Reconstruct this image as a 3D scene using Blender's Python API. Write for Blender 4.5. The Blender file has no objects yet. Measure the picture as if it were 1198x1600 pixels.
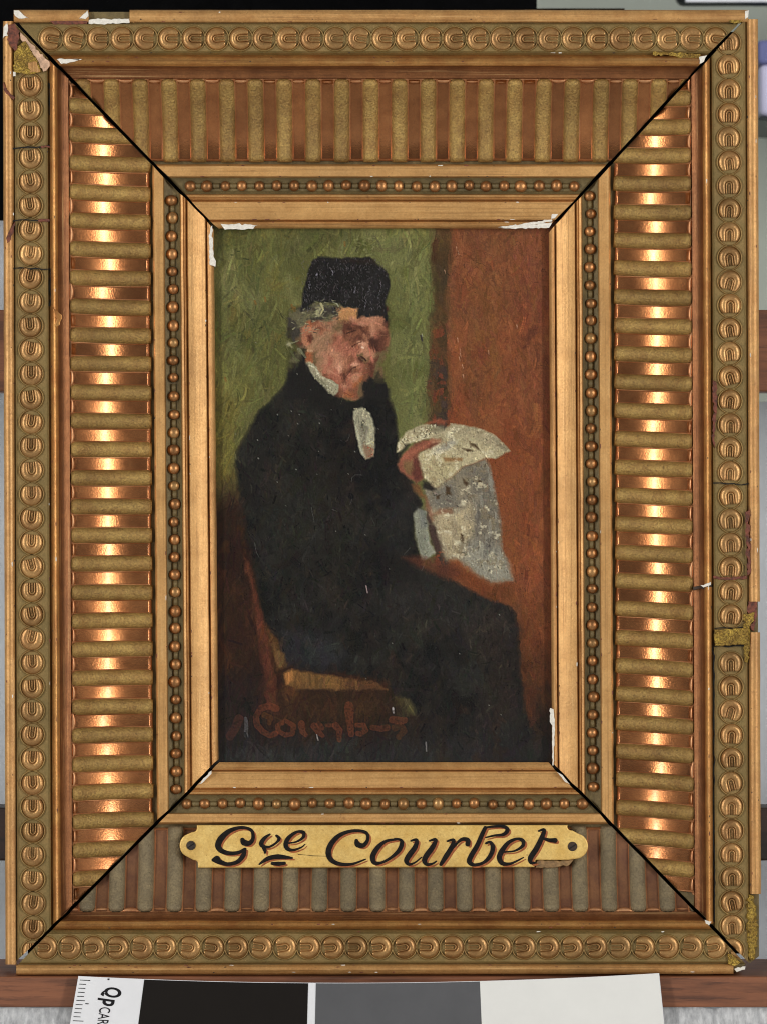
import bpy, bmesh, math, random
import numpy as np
from mathutils import Vector, Matrix

# ------------------------------------------------------------------ camera, lamps, exposure
S = 0.156e-3            # metres per unit: the frame is measured in units of 0.156 mm
CX, CY, D = 599.0, 800.0, 6000.0   # optical axis on the panel plane, camera distance in units
scene = bpy.context.scene
col = scene.collection

cam_d = bpy.data.cameras.new("camera"); cam = bpy.data.objects.new("camera", cam_d); col.objects.link(cam)
cam.location = (0, -D * S, 0); cam.rotation_euler = (math.radians(90), 0, 0)
cam_d.sensor_fit = 'VERTICAL'; cam_d.sensor_height = 24.0; cam_d.lens = 24.0 * D / 1600.0
cam_d.clip_start = 0.05; cam_d.clip_end = 20
cam_d.dof.use_dof = True; cam_d.dof.focus_distance = (D - 40) * S; cam_d.dof.aperture_fstop = 16
scene.camera = cam

world = bpy.data.worlds.new("World"); scene.world = world; world.use_nodes = True
wb = world.node_tree.nodes["Background"]; wb.inputs[0].default_value = (0.93, 0.97, 1.0, 1); wb.inputs[1].default_value = 0.23

def soft_box(name, loc, target, size, power, color=(1, 0.98, 0.95)):
    d = bpy.data.lights.new(name, 'AREA'); d.shape = 'RECTANGLE'; d.size = size[0]; d.size_y = size[1]; d.energy = power; d.color = color
    o = bpy.data.objects.new(name, d); col.objects.link(o); o.location = loc
    o.rotation_euler = (Vector(target) - Vector(loc)).to_track_quat('-Z', 'Y').to_euler()
    return o
LA = math.radians(43)
soft_box("studio_lamp", (-1.15 * math.sin(LA), -1.15 * math.cos(LA), 0.16), (0, 0, 0.02), (0.085, 0.74), 7.0)
soft_box("studio_lamp", (1.15 * math.sin(LA), -1.15 * math.cos(LA), 0.16), (0, 0, 0.02), (0.085, 0.74), 7.0)
scene.view_settings.view_transform = 'Standard'; scene.view_settings.look = 'None'
scene.view_settings.exposure = 0.0; scene.view_settings.gamma = 1.0
scene.render.engine = 'CYCLES'; scene.cycles.filter_width = 1.05

# ------------------------------------------------------------------ measuring and building helpers
def W3(x, y, h):
    """a point measured at (x, y) on the panel, standing h units in front of the panel plane"""
    k = (D - h) / D
    return Vector(((x - CX) * k * S, -h * S, (CY - y) * k * S))

def srgb(r, g, b):
    f = lambda c: (c / 255 / 12.92) if c <= 10 else ((c / 255 + .055) / 1.055) ** 2.4
    return (f(r), f(g), f(b), 1)

def tag(o, label=None, cat=None, group=None, kind=None):
    for k, v in (("label", label), ("category", cat), ("group", group), ("kind", kind)):
        if v: o[k] = v
    return o

def link(name, me, mat=None, parent=None):
    o = bpy.data.objects.new(name, me); col.objects.link(o)
    if mat is not None and not me.materials: me.materials.append(mat)
    if parent is not None: o.parent = parent
    return o

def mesh_from(name, verts, faces, smooth=True):
    me = bpy.data.meshes.new(name); me.from_pydata([tuple(v) for v in verts], [], faces); me.validate()
    if smooth: me.polygons.foreach_set("use_smooth", [True] * len(me.polygons))
    me.update(); return me

def bm_mesh(name, bm, smooth=False):
    bmesh.ops.recalc_face_normals(bm, faces=bm.faces[:])
    me = bpy.data.meshes.new(name); bm.to_mesh(me); bm.free()
    if smooth: me.polygons.foreach_set("use_smooth", [True] * len(me.polygons))
    return me

def empty(name, loc):
    o = bpy.data.objects.new(name, None); col.objects.link(o); o.location = loc; o.empty_display_size = 0.01
    return o

def adopt(o, parent):
    """parent a mesh whose vertices are in world coordinates"""
    o.parent = parent; o.matrix_parent_inverse = parent.matrix_basis.inverted()
    return o

def slab(name, pts, h0, h1, mat, bevel=0.0, parent=None, smooth=False):
    """an outline measured on the panel, given real thickness from h0 (back) to h1 (front); h1 may be a function"""
    bm = bmesh.new()
    fh = h1 if callable(h1) else (lambda x, y: h1)
    f = [bm.verts.new(W3(x, y, fh(x, y))) for x, y in pts]; b = [bm.verts.new(W3(x, y, h0) if not callable(h0) else W3(x, y, h0(x, y))) for x, y in pts]
    n = len(pts)
    front = bm.faces.new(f); bm.faces.new(b[::-1])
    for i in range(n): bm.faces.new((f[i], b[i], b[(i + 1) % n], f[(i + 1) % n]))
    bmesh.ops.recalc_face_normals(bm, faces=bm.faces[:])
    if bevel:
        bmesh.ops.bevel(bm, geom=[e for e in front.edges], offset=bevel * S, segments=2, affect='EDGES', profile=.5)
    o = link(name, bm_mesh(name, bm, smooth), mat)
    if parent: adopt(o, parent)
    return o

# ------------------------------------------------------------------ materials
def new_mat(name):
    m = bpy.data.materials.new(name); m.use_nodes = True
    nt = m.node_tree; b = nt.nodes["Principled BSDF"]
    return m, nt, b
def N(nt, t, **kw):
    n = nt.nodes.new(t)
    for k, v in kw.items(): setattr(n, k, v)
    return n
def pos_noise(nt, scale_units, detail=4, rough=.6, stretch=(1, 1, 1)):
    g = N(nt, 'ShaderNodeNewGeometry'); mp = N(nt, 'ShaderNodeMapping'); n = N(nt, 'ShaderNodeTexNoise')
    mp.inputs['Scale'].default_value = stretch
    nt.links.new(g.outputs['Position'], mp.inputs['Vector']); nt.links.new(mp.outputs[0], n.inputs['Vector'])
    n.inputs['Scale'].default_value = 1.0 / (scale_units * S); n.inputs['Detail'].default_value = detail; n.inputs['Roughness'].default_value = rough
    return n
def ramp(nt, src, stops):
    r = N(nt, 'ShaderNodeValToRGB'); e = r.color_ramp.elements
    while len(e) < len(stops): e.new(0.5)
    for i, (p, c) in enumerate(stops): e[i].position = p; e[i].color = c if len(c) == 4 else (*c, 1)
    nt.links.new(src, r.inputs[0]); return r
def mix(nt, fac, a, b, mode='MIX'):
    m = N(nt, 'ShaderNodeMix', data_type='RGBA', blend_type=mode)
    for sock, v in ((m.inputs[0], fac), (m.inputs[6], a), (m.inputs[7], b)):
        if hasattr(v, 'links'): nt.links.new(v, sock)
        else: sock.default_value = v
    return m.outputs[2]
def bump(nt, b, src, strength, dist_units):
    bp = N(nt, 'ShaderNodeBump'); bp.inputs['Strength'].default_value = strength; bp.inputs['Distance'].default_value = dist_units * S
    nt.links.new(src, bp.inputs['Height']); nt.links.new(bp.outputs[0], b.inputs['Normal'])

def gilt(name, base, worn, dark, metal=.75, rough=.42, var=.0, speck=.55, grain=1.0, streak=(1, 1, 1), bole=.0, sand=.25, lines=None):
    """bronze-painted or gilded plaster: mottled tone, rubbed patches, dark specks, slight relief"""
    m, nt, b = new_mat(name)
    n1 = pos_noise(nt, 26, 5, .62, streak); n2 = pos_noise(nt, 5, 4, .7); n3 = pos_noise(nt, 90, 3, .5)
    c = mix(nt, ramp(nt, n1.outputs['Fac'], [(.38, (0, 0, 0)), (.66, (1, 1, 1))]).outputs[0], base, worn)
    c = mix(nt, ramp(nt, n2.outputs['Fac'], [(.60, (0, 0, 0)), (.74, (speck, speck, speck))]).outputs[0], c, dark)
    c = mix(nt, ramp(nt, n3.outputs['Fac'], [(.45, (0, 0, 0)), (.8, (.45, .45, .45))]).outputs[0], c, dark)
    n6 = pos_noise(nt, 3.4, 3, .7)
    c = mix(nt, ramp(nt, n6.outputs['Fac'], [(.35, (sand, sand, sand)), (.62, (0, 0, 0))]).outputs[0], c, dark)
    if bole:
        n5 = pos_noise(nt, 14, 6, .75)
        c = mix(nt, ramp(nt, n5.outputs['Fac'], [(.63, (0, 0, 0)), (.70, (bole, bole, bole))]).outputs[0], c, srgb(104, 52, 34))
    if lines:
        nl = pos_noise(nt, 3.2, 3, .7, lines); nl2 = pos_noise(nt, 1.6, 2, .5, tuple(v if v == 1 else v * 5 for v in lines))
        c = mix(nt, ramp(nt, nl.outputs['Fac'], [(.36, (.42, .42, .42)), (.48, (0, 0, 0))]).outputs[0], c, dark)
        c = mix(nt, ramp(nt, nl.outputs['Fac'], [(.58, (0, 0, 0)), (.7, (.35, .35, .35))]).outputs[0], c, srgb(236, 196, 136))
        c = mix(nt, ramp(nt, nl2.outputs['Fac'], [(.69, (0, 0, 0)), (.76, (.5, .5, .5))]).outputs[0], c, dark)
    if var:
        oi = N(nt, 'ShaderNodeObjectInfo'); hs = N(nt, 'ShaderNodeHueSaturation')
        mr = N(nt, 'ShaderNodeMapRange'); mr.inputs[3].default_value = 1 - var; mr.inputs[4].default_value = 1 + var
        nt.links.new(oi.outputs['Random'], mr.inputs[0]); nt.links.new(mr.outputs[0], hs.inputs['Value']); nt.links.new(c, hs.inputs['Color']); c = hs.outputs[0]
    nt.links.new(c, b.inputs['Base Color'])
    b.inputs['Metallic'].default_value = metal
    rr = N(nt, 'ShaderNodeMapRange'); rr.inputs[3].default_value = rough - .08; rr.inputs[4].default_value = rough + .14
    nt.links.new(n2.outputs['Fac'], rr.inputs[0]); nt.links.new(rr.outputs[0], b.inputs['Roughness'])
    n4 = pos_noise(nt, 3.0, 3, .6); bump(nt, b, n4.outputs['Fac'], .35 * grain, 1.2)
    return m

M = {}
for ax, st in (('x', (.012, 1, 1)), ('z', (1, 1, .012))):
    M['fillet_' + ax] = gilt("bronze_gilding", srgb(210, 160, 98), srgb(190, 138, 80), srgb(112, 74, 40), .42, .44, bole=.5, lines=st)
    M['flat_' + ax] = gilt("burnished_flat", srgb(220, 170, 106), srgb(204, 153, 91), srgb(132, 92, 50), .42, .42, speck=.5, bole=.3, lines=st)
    M['torus_' + ax] = gilt("rubbed_bronze", srgb(206, 152, 86), srgb(182, 122, 66), srgb(104, 64, 34), .68, .36, bole=.5, lines=st)
    M['slope_' + ax] = gilt("brown_bronze", srgb(150, 98, 58), srgb(128, 80, 46), srgb(76, 46, 28), .7, .42, lines=st)
M['band'] = gilt("olive_ground", srgb(134, 112, 66), srgb(150, 122, 74), srgb(84, 74, 44), .45, .55, grain=1.6, bole=.35)
M['olive'] = gilt("olive_rib", srgb(184, 150, 84), srgb(160, 122, 66), srgb(82, 60, 34), .45, .50, var=.10, grain=4.0, speck=.9, sand=.5)
M['dusty'] = gilt("dusty_rib", srgb(142, 126, 94), srgb(124, 110, 84), srgb(72, 62, 46), .2, .70, var=.10, grain=4.0, speck=.7, sand=.45)
M['dusty_copper'] = gilt("dusty_copper", srgb(142, 98, 66), srgb(120, 80, 58), srgb(80, 56, 44), .55, .42, var=.12, speck=.5)
M['copper'] = gilt("copper_lustre", srgb(176, 115, 68), srgb(156, 97, 55), srgb(108, 63, 37), .9, .19, var=.16, speck=.5, grain=.5, sand=.2)
M['copper_edge'] = gilt("copper_edge", srgb(216, 162, 116), srgb(200, 136, 92), srgb(140, 88, 54), .75, .38, grain=.5)
M['disc'] = gilt("coin_bronze", srgb(188, 144, 90), srgb(160, 116, 70), srgb(108, 88, 52), .6, .34, var=.14, speck=.7)
M['ring'] = gilt("ring_bronze", srgb(158, 130, 78), srgb(146, 112, 66), srgb(92, 78, 46), .55, .42, speck=.6)
M['bead'] = gilt("bead_bronze", srgb(186, 134, 84), srgb(156, 106, 64), srgb(92, 62, 38), .75, .36, var=.22, speck=.5)
M['beadground'] = gilt("bead_ground", srgb(124, 106, 66), srgb(106, 90, 56), srgb(58, 50, 32), .3, .55, grain=1.6)
M['leaf'] = gilt("new_gold_leaf", srgb(200, 166, 72), srgb(146, 112, 46), srgb(80, 60, 28), .65, .32, grain=7.0, speck=1, sand=.8)
M['plate'] = gilt("nameplate_leaf", srgb(242, 206, 124), srgb(226, 184, 100), srgb(150, 108, 50), .35, .44, speck=.75, grain=1.8, sand=.25, bole=.25)

b_ = M['copper'].node_tree.nodes["Principled BSDF"]; b_.inputs['Coat Weight'].default_value = .3; b_.inputs['Coat Roughness'].default_value = .13
def uneven_gloss(m, lo, hi, patch):
    """rubbed and dusty patches: the gloss differs from piece to piece and across each piece"""
    nt = m.node_tree; b = nt.nodes["Principled BSDF"]; n = pos_noise(nt, patch, 4, .65); oi = N(nt, 'ShaderNodeObjectInfo')
    ad = N(nt, 'ShaderNodeMath', operation='MULTIPLY_ADD'); ad.inputs[1].default_value = .35
    nt.links.new(oi.outputs['Random'], ad.inputs[0]); nt.links.new(n.outputs['Fac'], ad.inputs[2])
    r = N(nt, 'ShaderNodeMapRange'); r.inputs[1].default_value = .35; r.inputs[2].default_value = 1.0; r.inputs[3].default_value = lo; r.inputs[4].default_value = hi
    nt.links.new(ad.outputs[0], r.inputs[0])
    for l in list(b.inputs['Roughness'].links): nt.links.remove(l)
    nt.links.new(r.outputs[0], b.inputs['Roughness'])
uneven_gloss(M['copper'], .165, .275, 30)
def plain(name, c, rough=.6, metal=0, nscale=None, namp=.15, bmp=.0, stretch=(1, 1, 1), spec=.5):
    m, nt, b = new_mat(name)
    b.inputs['Roughness'].default_value = rough; b.inputs['Metallic'].default_value = metal; b.inputs['Base Color'].default_value = c
    b.inputs['Specular IOR Level'].default_value = spec
    if nscale:
        n = pos_noise(nt, nscale, 5, .65, stretch)
        lo = tuple(max(0, x * (1 - namp * 1.6)) for x in c[:3]); hi = tuple(min(1, x * (1 + namp)) for x in c[:3])
        r = ramp(nt, n.outputs['Fac'], [(.3, lo), (.7, hi)]); nt.links.new(r.outputs[0], b.inputs['Base Color'])
        if bmp: bump(nt, b, n.outputs['Fac'], bmp, 1.5)
    return m
M['gesso'] = plain("gesso", srgb(226, 220, 208), .8, nscale=5, namp=.12, bmp=.6)
M['bole'] = plain("red_bole", srgb(112, 58, 38), .65, nscale=6, namp=.5, bmp=.7)
M['rawwood'] = plain("raw_wood", srgb(60, 46, 36), .8, nscale=12, namp=.3)
M['void'] = plain("gap_black", srgb(14, 12, 11), .9)
M['filler'] = plain("brown_filler", srgb(140, 108, 68), .6, nscale=6, namp=.3, bmp=.6)
M['ink'] = plain("black_lettering", srgb(26, 21, 18), .55, nscale=5, namp=.5, bmp=.5, spec=.15)
M['shade'] = plain("orange_lettering", srgb(158, 84, 36), .55, nscale=7, namp=.35)
M['screw'] = plain("dark_screw", srgb(84, 76, 70), .4, .7, nscale=4, namp=.4)
M['cardwhite'] = plain("card_white", srgb(226, 226, 228), .55, nscale=60, namp=.02, spec=.12)
M['cardgrey'] = plain("card_grey", srgb(90, 90, 92), .6, nscale=50, namp=.04, spec=.12)
M['cardblack'] = plain("card_black", srgb(26, 22, 19), .55, nscale=50, namp=.05, spec=.12)
M['cardink'] = plain("card_ink", srgb(26, 25, 27), .6, spec=.12)
M['cloth'] = plain("white_cloth", srgb(236, 237, 239), .95, nscale=7, namp=.22, bmp=.9, stretch=(1, 1, .25))
M['paper'] = plain("white_sheet", srgb(240, 242, 246), .85, nscale=200, namp=.05)
M['wall'] = plain("grey_green_wall", srgb(206, 212, 198), .85, nscale=300, namp=.05)
M['blackcloth'] = plain("black_board", srgb(9, 9, 10), .9, nscale=40, namp=.3, spec=.05)
M['lavender'] = plain("lavender_plastic", srgb(214, 212, 240), .4)
M['bluelid'] = plain("blue_plastic", srgb(112, 118, 168), .4)
M['darkmetal'] = plain("dark_metal", srgb(66, 70, 70), .4, .6)

def wood_mat(name, c1, c2, c3):
    m, nt, b = new_mat(name)
    n = pos_noise(nt, 60, 8, .65, (.16, 1, 1.6)); n2 = pos_noise(nt, 14, 5, .7, (.12, 1, 1.8)); n3 = pos_noise(nt, 9, 3, .6, (.3, 1, 1))
    c = ramp(nt, n.outputs['Fac'], [(.30, c2), (.5, c1), (.72, c3)]).outputs[0]
    c = mix(nt, ramp(nt, n2.outputs['Fac'], [(.54, (0, 0, 0)), (.68, (.85, .85, .85))]).outputs[0], c, c2)
    nt.links.new(c, b.inputs['Base Color']); b.inputs['Roughness'].default_value = .5
    bump(nt, b, n2.outputs['Fac'], .4, 1.5)
    return m
M['wood'] = wood_mat("easel_wood", srgb(132, 82, 54), srgb(70, 41, 28), srgb(156, 100, 66))
M['darkwood'] = wood_mat("dark_easel_wood", srgb(52, 34, 27), srgb(30, 20, 16), srgb(70, 44, 33))
# ------------------------------------------------------------------ the picture frame: four mitred rails
rnd = random.Random(3)
frame = empty("picture_frame", W3(599, 1522, 0))
tag(frame, "gilt picture frame with coppery ribbed cove, bead rows and open black mitre gaps", "picture frame")

MITRE = {'TL': ((18, 28), (338, 357)), 'TR': ((1174, 16), (858, 357)), 'BL': ((9, 1522), (340, 1192)), 'BR': ((1186, 1524), (860, 1192))}
# outer and inner sight lines of each rail: (outer line start, end, inner line start, end), the corners they meet, units across
RAIL = {
    'top':    dict(o=((0, 15.5), (1198, 15.5)), i=((0, 357), (1198, 357)), c=('TL', 'TR'), a=15.5, b=357.0),
    'bottom': dict(o=((0, 1523), (1198, 1522)), i=((0, 1190.5), (1198, 1190.5)), c=('BL', 'BR'), a=1522.5, b=1190.5),
    'left':   dict(o=((5.5, 0), (10, 1600)), i=((334.5, 357), (342, 1190)), c=('TL', 'BL'), a=7.5, b=338.0),
    'right':  dict(o=((1183, 0), (1188.5, 1600)), i=((857, 357), (862, 1190)), c=('TR', 'BR'), a=1185.5, b=859.0),
}
GAP = 2.5
SI = dict(top=0, bottom=1, left=2, right=3)
def isect(p, q, r, s):
    d1 = (q[0] - p[0], q[1] - p[1]); d2 = (s[0] - r[0], s[1] - r[1])
    den = d1[0] * d2[1] - d1[1] * d2[0]
    t = ((r[0] - p[0]) * d2[1] - (r[1] - p[1]) * d2[0]) / den
    return (p[0] + t * d1[0], p[1] + t * d1[1])
def mitre_line(corner, side, gk=1.0):
    (x0, y0), (x1, y1) = MITRE[corner]
    dx, dy = x1 - x0, y1 - y0; L = math.hypot(dx, dy); nx, ny = -dy / L, dx / L
    tx, ty = {'top': (599, 100), 'bottom': (599, 1500), 'left': (60, 800), 'right': (1140, 800)}[side]
    if (tx - x0) * nx + (ty - y0) * ny < 0: nx, ny = -nx, -ny
    return (x0 + nx * GAP * gk, y0 + ny * GAP * gk), (x1 + nx * GAP * gk, y1 + ny * GAP * gk)
def rail_line(side, v):
    """line along the rail at the measured position v (its y for top/bottom, its x for left/right)"""
    R = RAIL[side]; t = (v - R['a']) / (R['b'] - R['a'])
    P = lambda k: (R['o'][k][0] + (R['i'][k][0] - R['o'][k][0]) * t, R['o'][k][1] + (R['i'][k][1] - R['o'][k][1]) * t)
    if side in ('left', 'right'):
        # inner and outer reference lines are given at different heights: bring them to the same ones
        def xat(line, y): return line[0][0] + (line[1][0] - line[0][0]) * (y - line[0][1]) / (line[1][1] - line[0][1])
        f = lambda y: (xat(R['o'], y) * (1 - t) + xat(R['i'], y) * t, y)
        return f(0), f(1600)
    return P(0), P(1)
def rail_ends(side, v, cut=None):
    p, q = rail_line(side, v)
    e = [isect(p, q, *mitre_line(c, side, 1 + .30 * math.sin(v * .071 + 2 * k + SI[side]) + .22 * math.sin(v * .23 + k))) for k, c in enumerate(RAIL[side]['c'])]
    if cut:
        for k in (0, 1):
            if cut[k] is not None:
                if side in ('top', 'bottom'): e[k] = (cut[k], p[1] + (q[1] - p[1]) * (cut[k] - p[0]) / (q[0] - p[0]))
                else: e[k] = (p[0] + (q[0] - p[0]) * (cut[k] - p[1]) / (q[1] - p[1]), cut[k])
    return e
_wob = np.random.default_rng(5).normal(0, 1, (64, 200))
def strip(name, side, prof, mat, cut=None, edge_cut=None, seg=48, wob=.35, wid=0, smooth=True, cap=True):
    """a run of moulding: profile [(v, h), ...] carried along the rail between its two mitres"""
    nv = len(prof); vs = []; fs = []
    for j, (v, h) in enumerate(prof):
        (x0, y0), (x1, y1) = rail_ends(side, v, edge_cut if edge_cut and abs(v - v_('edge', side)) < 4 else cut)
        for i in range(seg + 1):
            t = i / seg
            w = wob * (_wob[wid % 64, i] * .5 + math.sin(i * .9 + wid) * .4)
            x = x0 + (x1 - x0) * t; y = y0 + (y1 - y0) * t
            if side in ('top', 'bottom'): y += w * .5
            else: x += w * .5
            vs.append(W3(x, y, h + w * .5 if h > 1 else h))
    for j in range(nv - 1):
        for i in range(seg):
            a = j * (seg + 1) + i
            f = (a, a + 1, a + seg + 2, a + seg + 1)
            fs.append(f)
    if cap:
        fs.append([j * (seg + 1) for j in range(nv)]); fs.append([j * (seg + 1) + seg for j in range(nv)][::-1])
    bm = bmesh.new(); bv = [bm.verts.new(v) for v in vs]
    for f in fs: 
        try: bm.faces.new([bv[k] for k in f])
        except ValueError: pass
    bmesh.ops.recalc_face_normals(bm, faces=bm.faces[:])
    # the moulding faces the viewer
    s = sum(f.normal.y * f.calc_area() for f in bm.faces if len(f.verts) == 4)
    if s > 0: bmesh.ops.reverse_faces(bm, faces=bm.faces[:])
    me = bpy.data.meshes.new(name); bm.to_mesh(me); bm.free()
    if smooth:
        me.polygons.foreach_set("use_smooth", [len(p.vertices) == 4 for p in me.polygons])
        me.set_sharp_from_angle(angle=math.radians(38))
    return link(name, me, mat)

# stations measured across each rail: top, bottom, left, right
V = dict(
    edge=(15.5, 1522.5, 7.0, 1185.5), f1=(19, 1519, 10, 1182), f2=(30, 1511, 19, 1172), f3=(34, 1508, 22.5, 1169), g1=(36, 1506.5, 24, 1167.5),
    b0=(38, 1504, 26, 1165), b0b=(41, 1502, 28.5, 1162.5), b1=(80, 1459, 74, 1116), b1b=(82.5, 1456, 77, 1113.5), g2=(86, 1452.5, 79.5, 1111.5),
    t1=(89.5, 1449.5, 82, 1109.5), t2=(96, 1444, 87.5, 1105), t3=(103, 1438.5, 92.5, 1099), s1=(106, 1436, 95, 1096.5), s2=(113, 1431, 101, 1090), s3=(119, 1427.5, 107.5, 1084.5),
    l1=(122.5, 1425.5, 110, 1082), c0=(124.5, 1423.5, 112, 1080), c1=(253.5, 1291, 238, 959), g3=(256, 1288.5, 241, 956),
    k1=(258.5, 1286, 243, 954), k2=(275.5, 1272, 258.5, 937), n0=(278, 1270, 260.5, 935), n1=(303, 1242, 284.5, 911), r1=(305, 1240.5, 286.5, 909), r2=(311.5, 1235, 292.5, 903),
    g4=(313.5, 1233, 295, 900.5), p1=(316, 1230.5, 297.5, 898.5), p2=(343, 1206, 324, 870.5), g5=(345, 1204, 326, 868.5), q1=(347, 1202.5, 328, 867), q2=(354, 1195, 335.5, 860.5), q3=(357, 1191, 338, 858.5))
def v_(k, side): return V[k][SI[side]]
H_COVE0, H_COVE1 = 72.0, 22.0
def cove_h(t): return H_COVE1 + (H_COVE0 - H_COVE1) * (1 - t) ** 2.0

def rail_matrix(side, x, y, h):
    """local axes on a rail: x along it, y towards the picture, z towards the viewer"""
    n = {'top': Vector((0, 0, -1)), 'bottom': Vector((0, 0, 1)), 'left': Vector((1, 0, 0)), 'right': Vector((-1, 0, 0))}[side]
    hh = Vector((0, -1, 0)); a = n.cross(hh)
    m = Matrix((a, n, hh)).transposed().to_4x4(); m.translation = W3(x, y, h)
    return m

def rib_mesh():
    """half-round bar lying down the cove (local y 0..126), rounded at both ends"""
    vs, fs = [], []; L = 126.0; nu, nw = 22, 10
    for i in range(nu + 1):
        t = i / nu; y = L * t
        e = min(1.0, ((y + 1.0) / 9) ) ; e2 = min(1.0, (L - y + 1.5) / 6)
        k = math.sqrt(max(0, 1 - (1 - e) ** 2)) * math.sqrt(max(0, 1 - (1 - e2) ** 2) * .75 + .25)
        for j in range(nw + 1):
            a = math.pi * j / nw
            w = 12.6 * math.cos(a) * (.55 + .45 * k); z = 14.0 * math.sin(a) ** .9 * k if 0 < j < nw else -2.5
            vs.append((w * S, y * S, (cove_h(t) - 44 + z) * S))
    for i in range(nu):
        for j in range(nw):
            a = i * (nw + 1) + j; fs.append((a, a + 1, a + nw + 2, a + nw + 1))
    fs.append(list(range(nw + 1))[::-1]); fs.append([nu * (nw + 1) + j for j in range(nw + 1)])
    return mesh_from("rib", vs, fs)
def channel_mesh():
    """copper channel between two ribs: flat floor with slightly raised rims, closed by a small lip at the picture end"""
    vs, fs = [], []; L = 126.0; nu = 20
    xs = [(-12.2, .4), (-11.0, 3.4), (-9.8, 3.6), (-8.6, 1.0), (0, .8), (8.6, 1.0), (9.8, 3.6), (11.0, 3.4), (12.2, .4)]
    ys = [0.0] + [3 + (L - 10) * i / (nu - 2) for i in range(nu - 1)] + [L - 5.2, L - 3.4, L - 1.6]
    lip = {len(ys) - 3: 1.6, len(ys) - 2: 4.4, len(ys) - 1: .5}
    for i, y in enumerate(ys):
        for x, z in xs:
            if i in lip: z = max(z, lip[i]) if i != len(ys) - 1 else .2
            if i == 0: z = 5
            vs.append((x * S, y * S, (cove_h(min(1, y / L)) - 44 + z) * S))
    n = len(xs)
    for i in range(len(ys) - 1):
        for j in range(n - 1):
            a = i * n + j; fs.append((a, a + 1, a + n + 1, a + n))
    me = mesh_from("channel", vs, fs)
    me.set_sharp_from_angle(angle=math.radians(50))
    me.materials.append(M['copper']); me.materials.append(M['copper_edge'])
    idx = []
    for i in range(len(ys) - 1):
        for j in range(n - 1): idx.append(1 if (j in (0, 1, 2, n - 2, n - 3, n - 4) and j not in (3, n - 5)) or i >= len(ys) - 3 else 0)
    me.polygons.foreach_set("material_index", idx)
    return me
def disc_mesh():
    """running-coin ornament: a fat horseshoe cut straight where the next coin overlaps it, a raised lip and a stem in its slot"""
    bm = bmesh.new()
    def tube(inner, outer, zf, base=-1.0, n=26, m=9):
        rows = []
        for i in range(n + 1):
            th = math.radians(-132 + 264 * i / n); (xi, yi), (xo, yo) = inner(th), outer(th)
            rows.append([bm.verts.new(((xi + (xo - xi) * k / m) * S, (yi + (yo - yi) * k / m) * S, (zf(k / m) if 0 < k < m else base) * S)) for k in range(m + 1)])
        for i in range(n):
            for k in range(m): bm.faces.new((rows[i][k], rows[i + 1][k], rows[i + 1][k + 1], rows[i][k + 1]))
        bm.faces.new(rows[0][::-1]); bm.faces.new(rows[-1])
    def circ(r): return lambda th: (r * math.cos(th), r * math.sin(th))
    def slot(w):
        return lambda th: (w * math.cos(th) + 1, w * math.sin(th)) if abs(th) < math.pi / 2 else (17.2 * math.cos(th), math.copysign(w, th))
    tube(slot(5.0), circ(17.3), lambda s: 9.8 * math.sin(math.pi * min(1, .06 + .94 * s) ** .85) ** .62)
    tube(slot(2.6), slot(5.4), lambda s: 1.2 + 5.6 * math.sin(math.pi * s) ** .5, m=5)
    tube(slot(.15), slot(1.5), lambda s: 1.0 + 3.6 * math.cos(math.pi / 2 * s), m=3)
    return bm_mesh("coin", bm, True)
def ring_mesh():
    """thin raised ring pressed round each coin"""
    vs, fs = [], []; na = 32; pr = [(17.8, -.5), (18.9, 2.8), (19.9, 2.8), (21.0, -.5)]
    for j in range(na):
        a = 2 * math.pi * j / na
        for r, z in pr: vs.append((r * math.cos(a) * S, r * math.sin(a) * S, z * S))
    for j in range(na):
        for k in range(3):
            a = j * 4 + k; b = ((j + 1) % na) * 4 + k; fs.append((a, b, b + 1, a + 1))
    bm = bmesh.new(); bv = [bm.verts.new(v) for v in vs]
    for f in fs: bm.faces.new([bv[k] for k in f])
    return bm_mesh("ring", bm, True)
def scallop_mesh():
    """little lens-shaped lip that closes the outer end of a channel"""
    vs, fs = [], []; n = 10
    for i in range(n + 1):
        x = -15.5 + 31 * i / n; k = 1 - (x / 15.5) ** 2
        for y, z in ((-2.0, .6), (-.6 + 2.2 * k, 1.6 + .9 * k), (.4 + 4.6 * k, .4), (.4 + 5.0 * k, -6)): vs.append((x * S, y * S, (z + cove_h(0) - 44) * S))
    for i in range(n):
        for k in range(3):
            a = i * 4 + k; fs.append((a, a + 4, a + 5, a + 1))
    return mesh_from("scallop", vs, fs)
def bead_mesh():
    bm = bmesh.new(); bmesh.ops.create_uvsphere(bm, u_segments=16, v_segments=10, radius=9.2 * S)
    return bm_mesh("bead", bm, True)
def spacer_mesh():
    """little turned link between two beads"""
    bm = bmesh.new()
    bmesh.ops.create_cone(bm, cap_ends=True, segments=12, radius1=4.6 * S, radius2=4.6 * S, depth=11 * S, matrix=Matrix.Rotation(math.pi / 2, 4, 'Y'))
    return bm_mesh("link", bm, True)
RIB, CHAN, DISC, RING, BEAD, SPACER, SCAL = rib_mesh(), channel_mesh(), disc_mesh(), ring_mesh(), bead_mesh(), spacer_mesh(), scallop_mesh()
RIB.materials.append(M['olive']); SCAL.materials.append(M['copper_edge']); RIB_DUSTY = RIB.copy(); RIB_DUSTY.materials.clear(); RIB_DUSTY.materials.append(M['dusty']); CHAN_DUSTY = CHAN.copy(); CHAN_DUSTY.materials[0] = M['dusty_copper']; DISC.materials.append(M['disc']); BEAD.materials.append(M['bead']); BEAD_DULL = BEAD.copy(); BEAD_DULL.materials[0] = M['disc']; RING.materials.append(M['ring']); SPACER.materials.append(M['beadground'])

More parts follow.
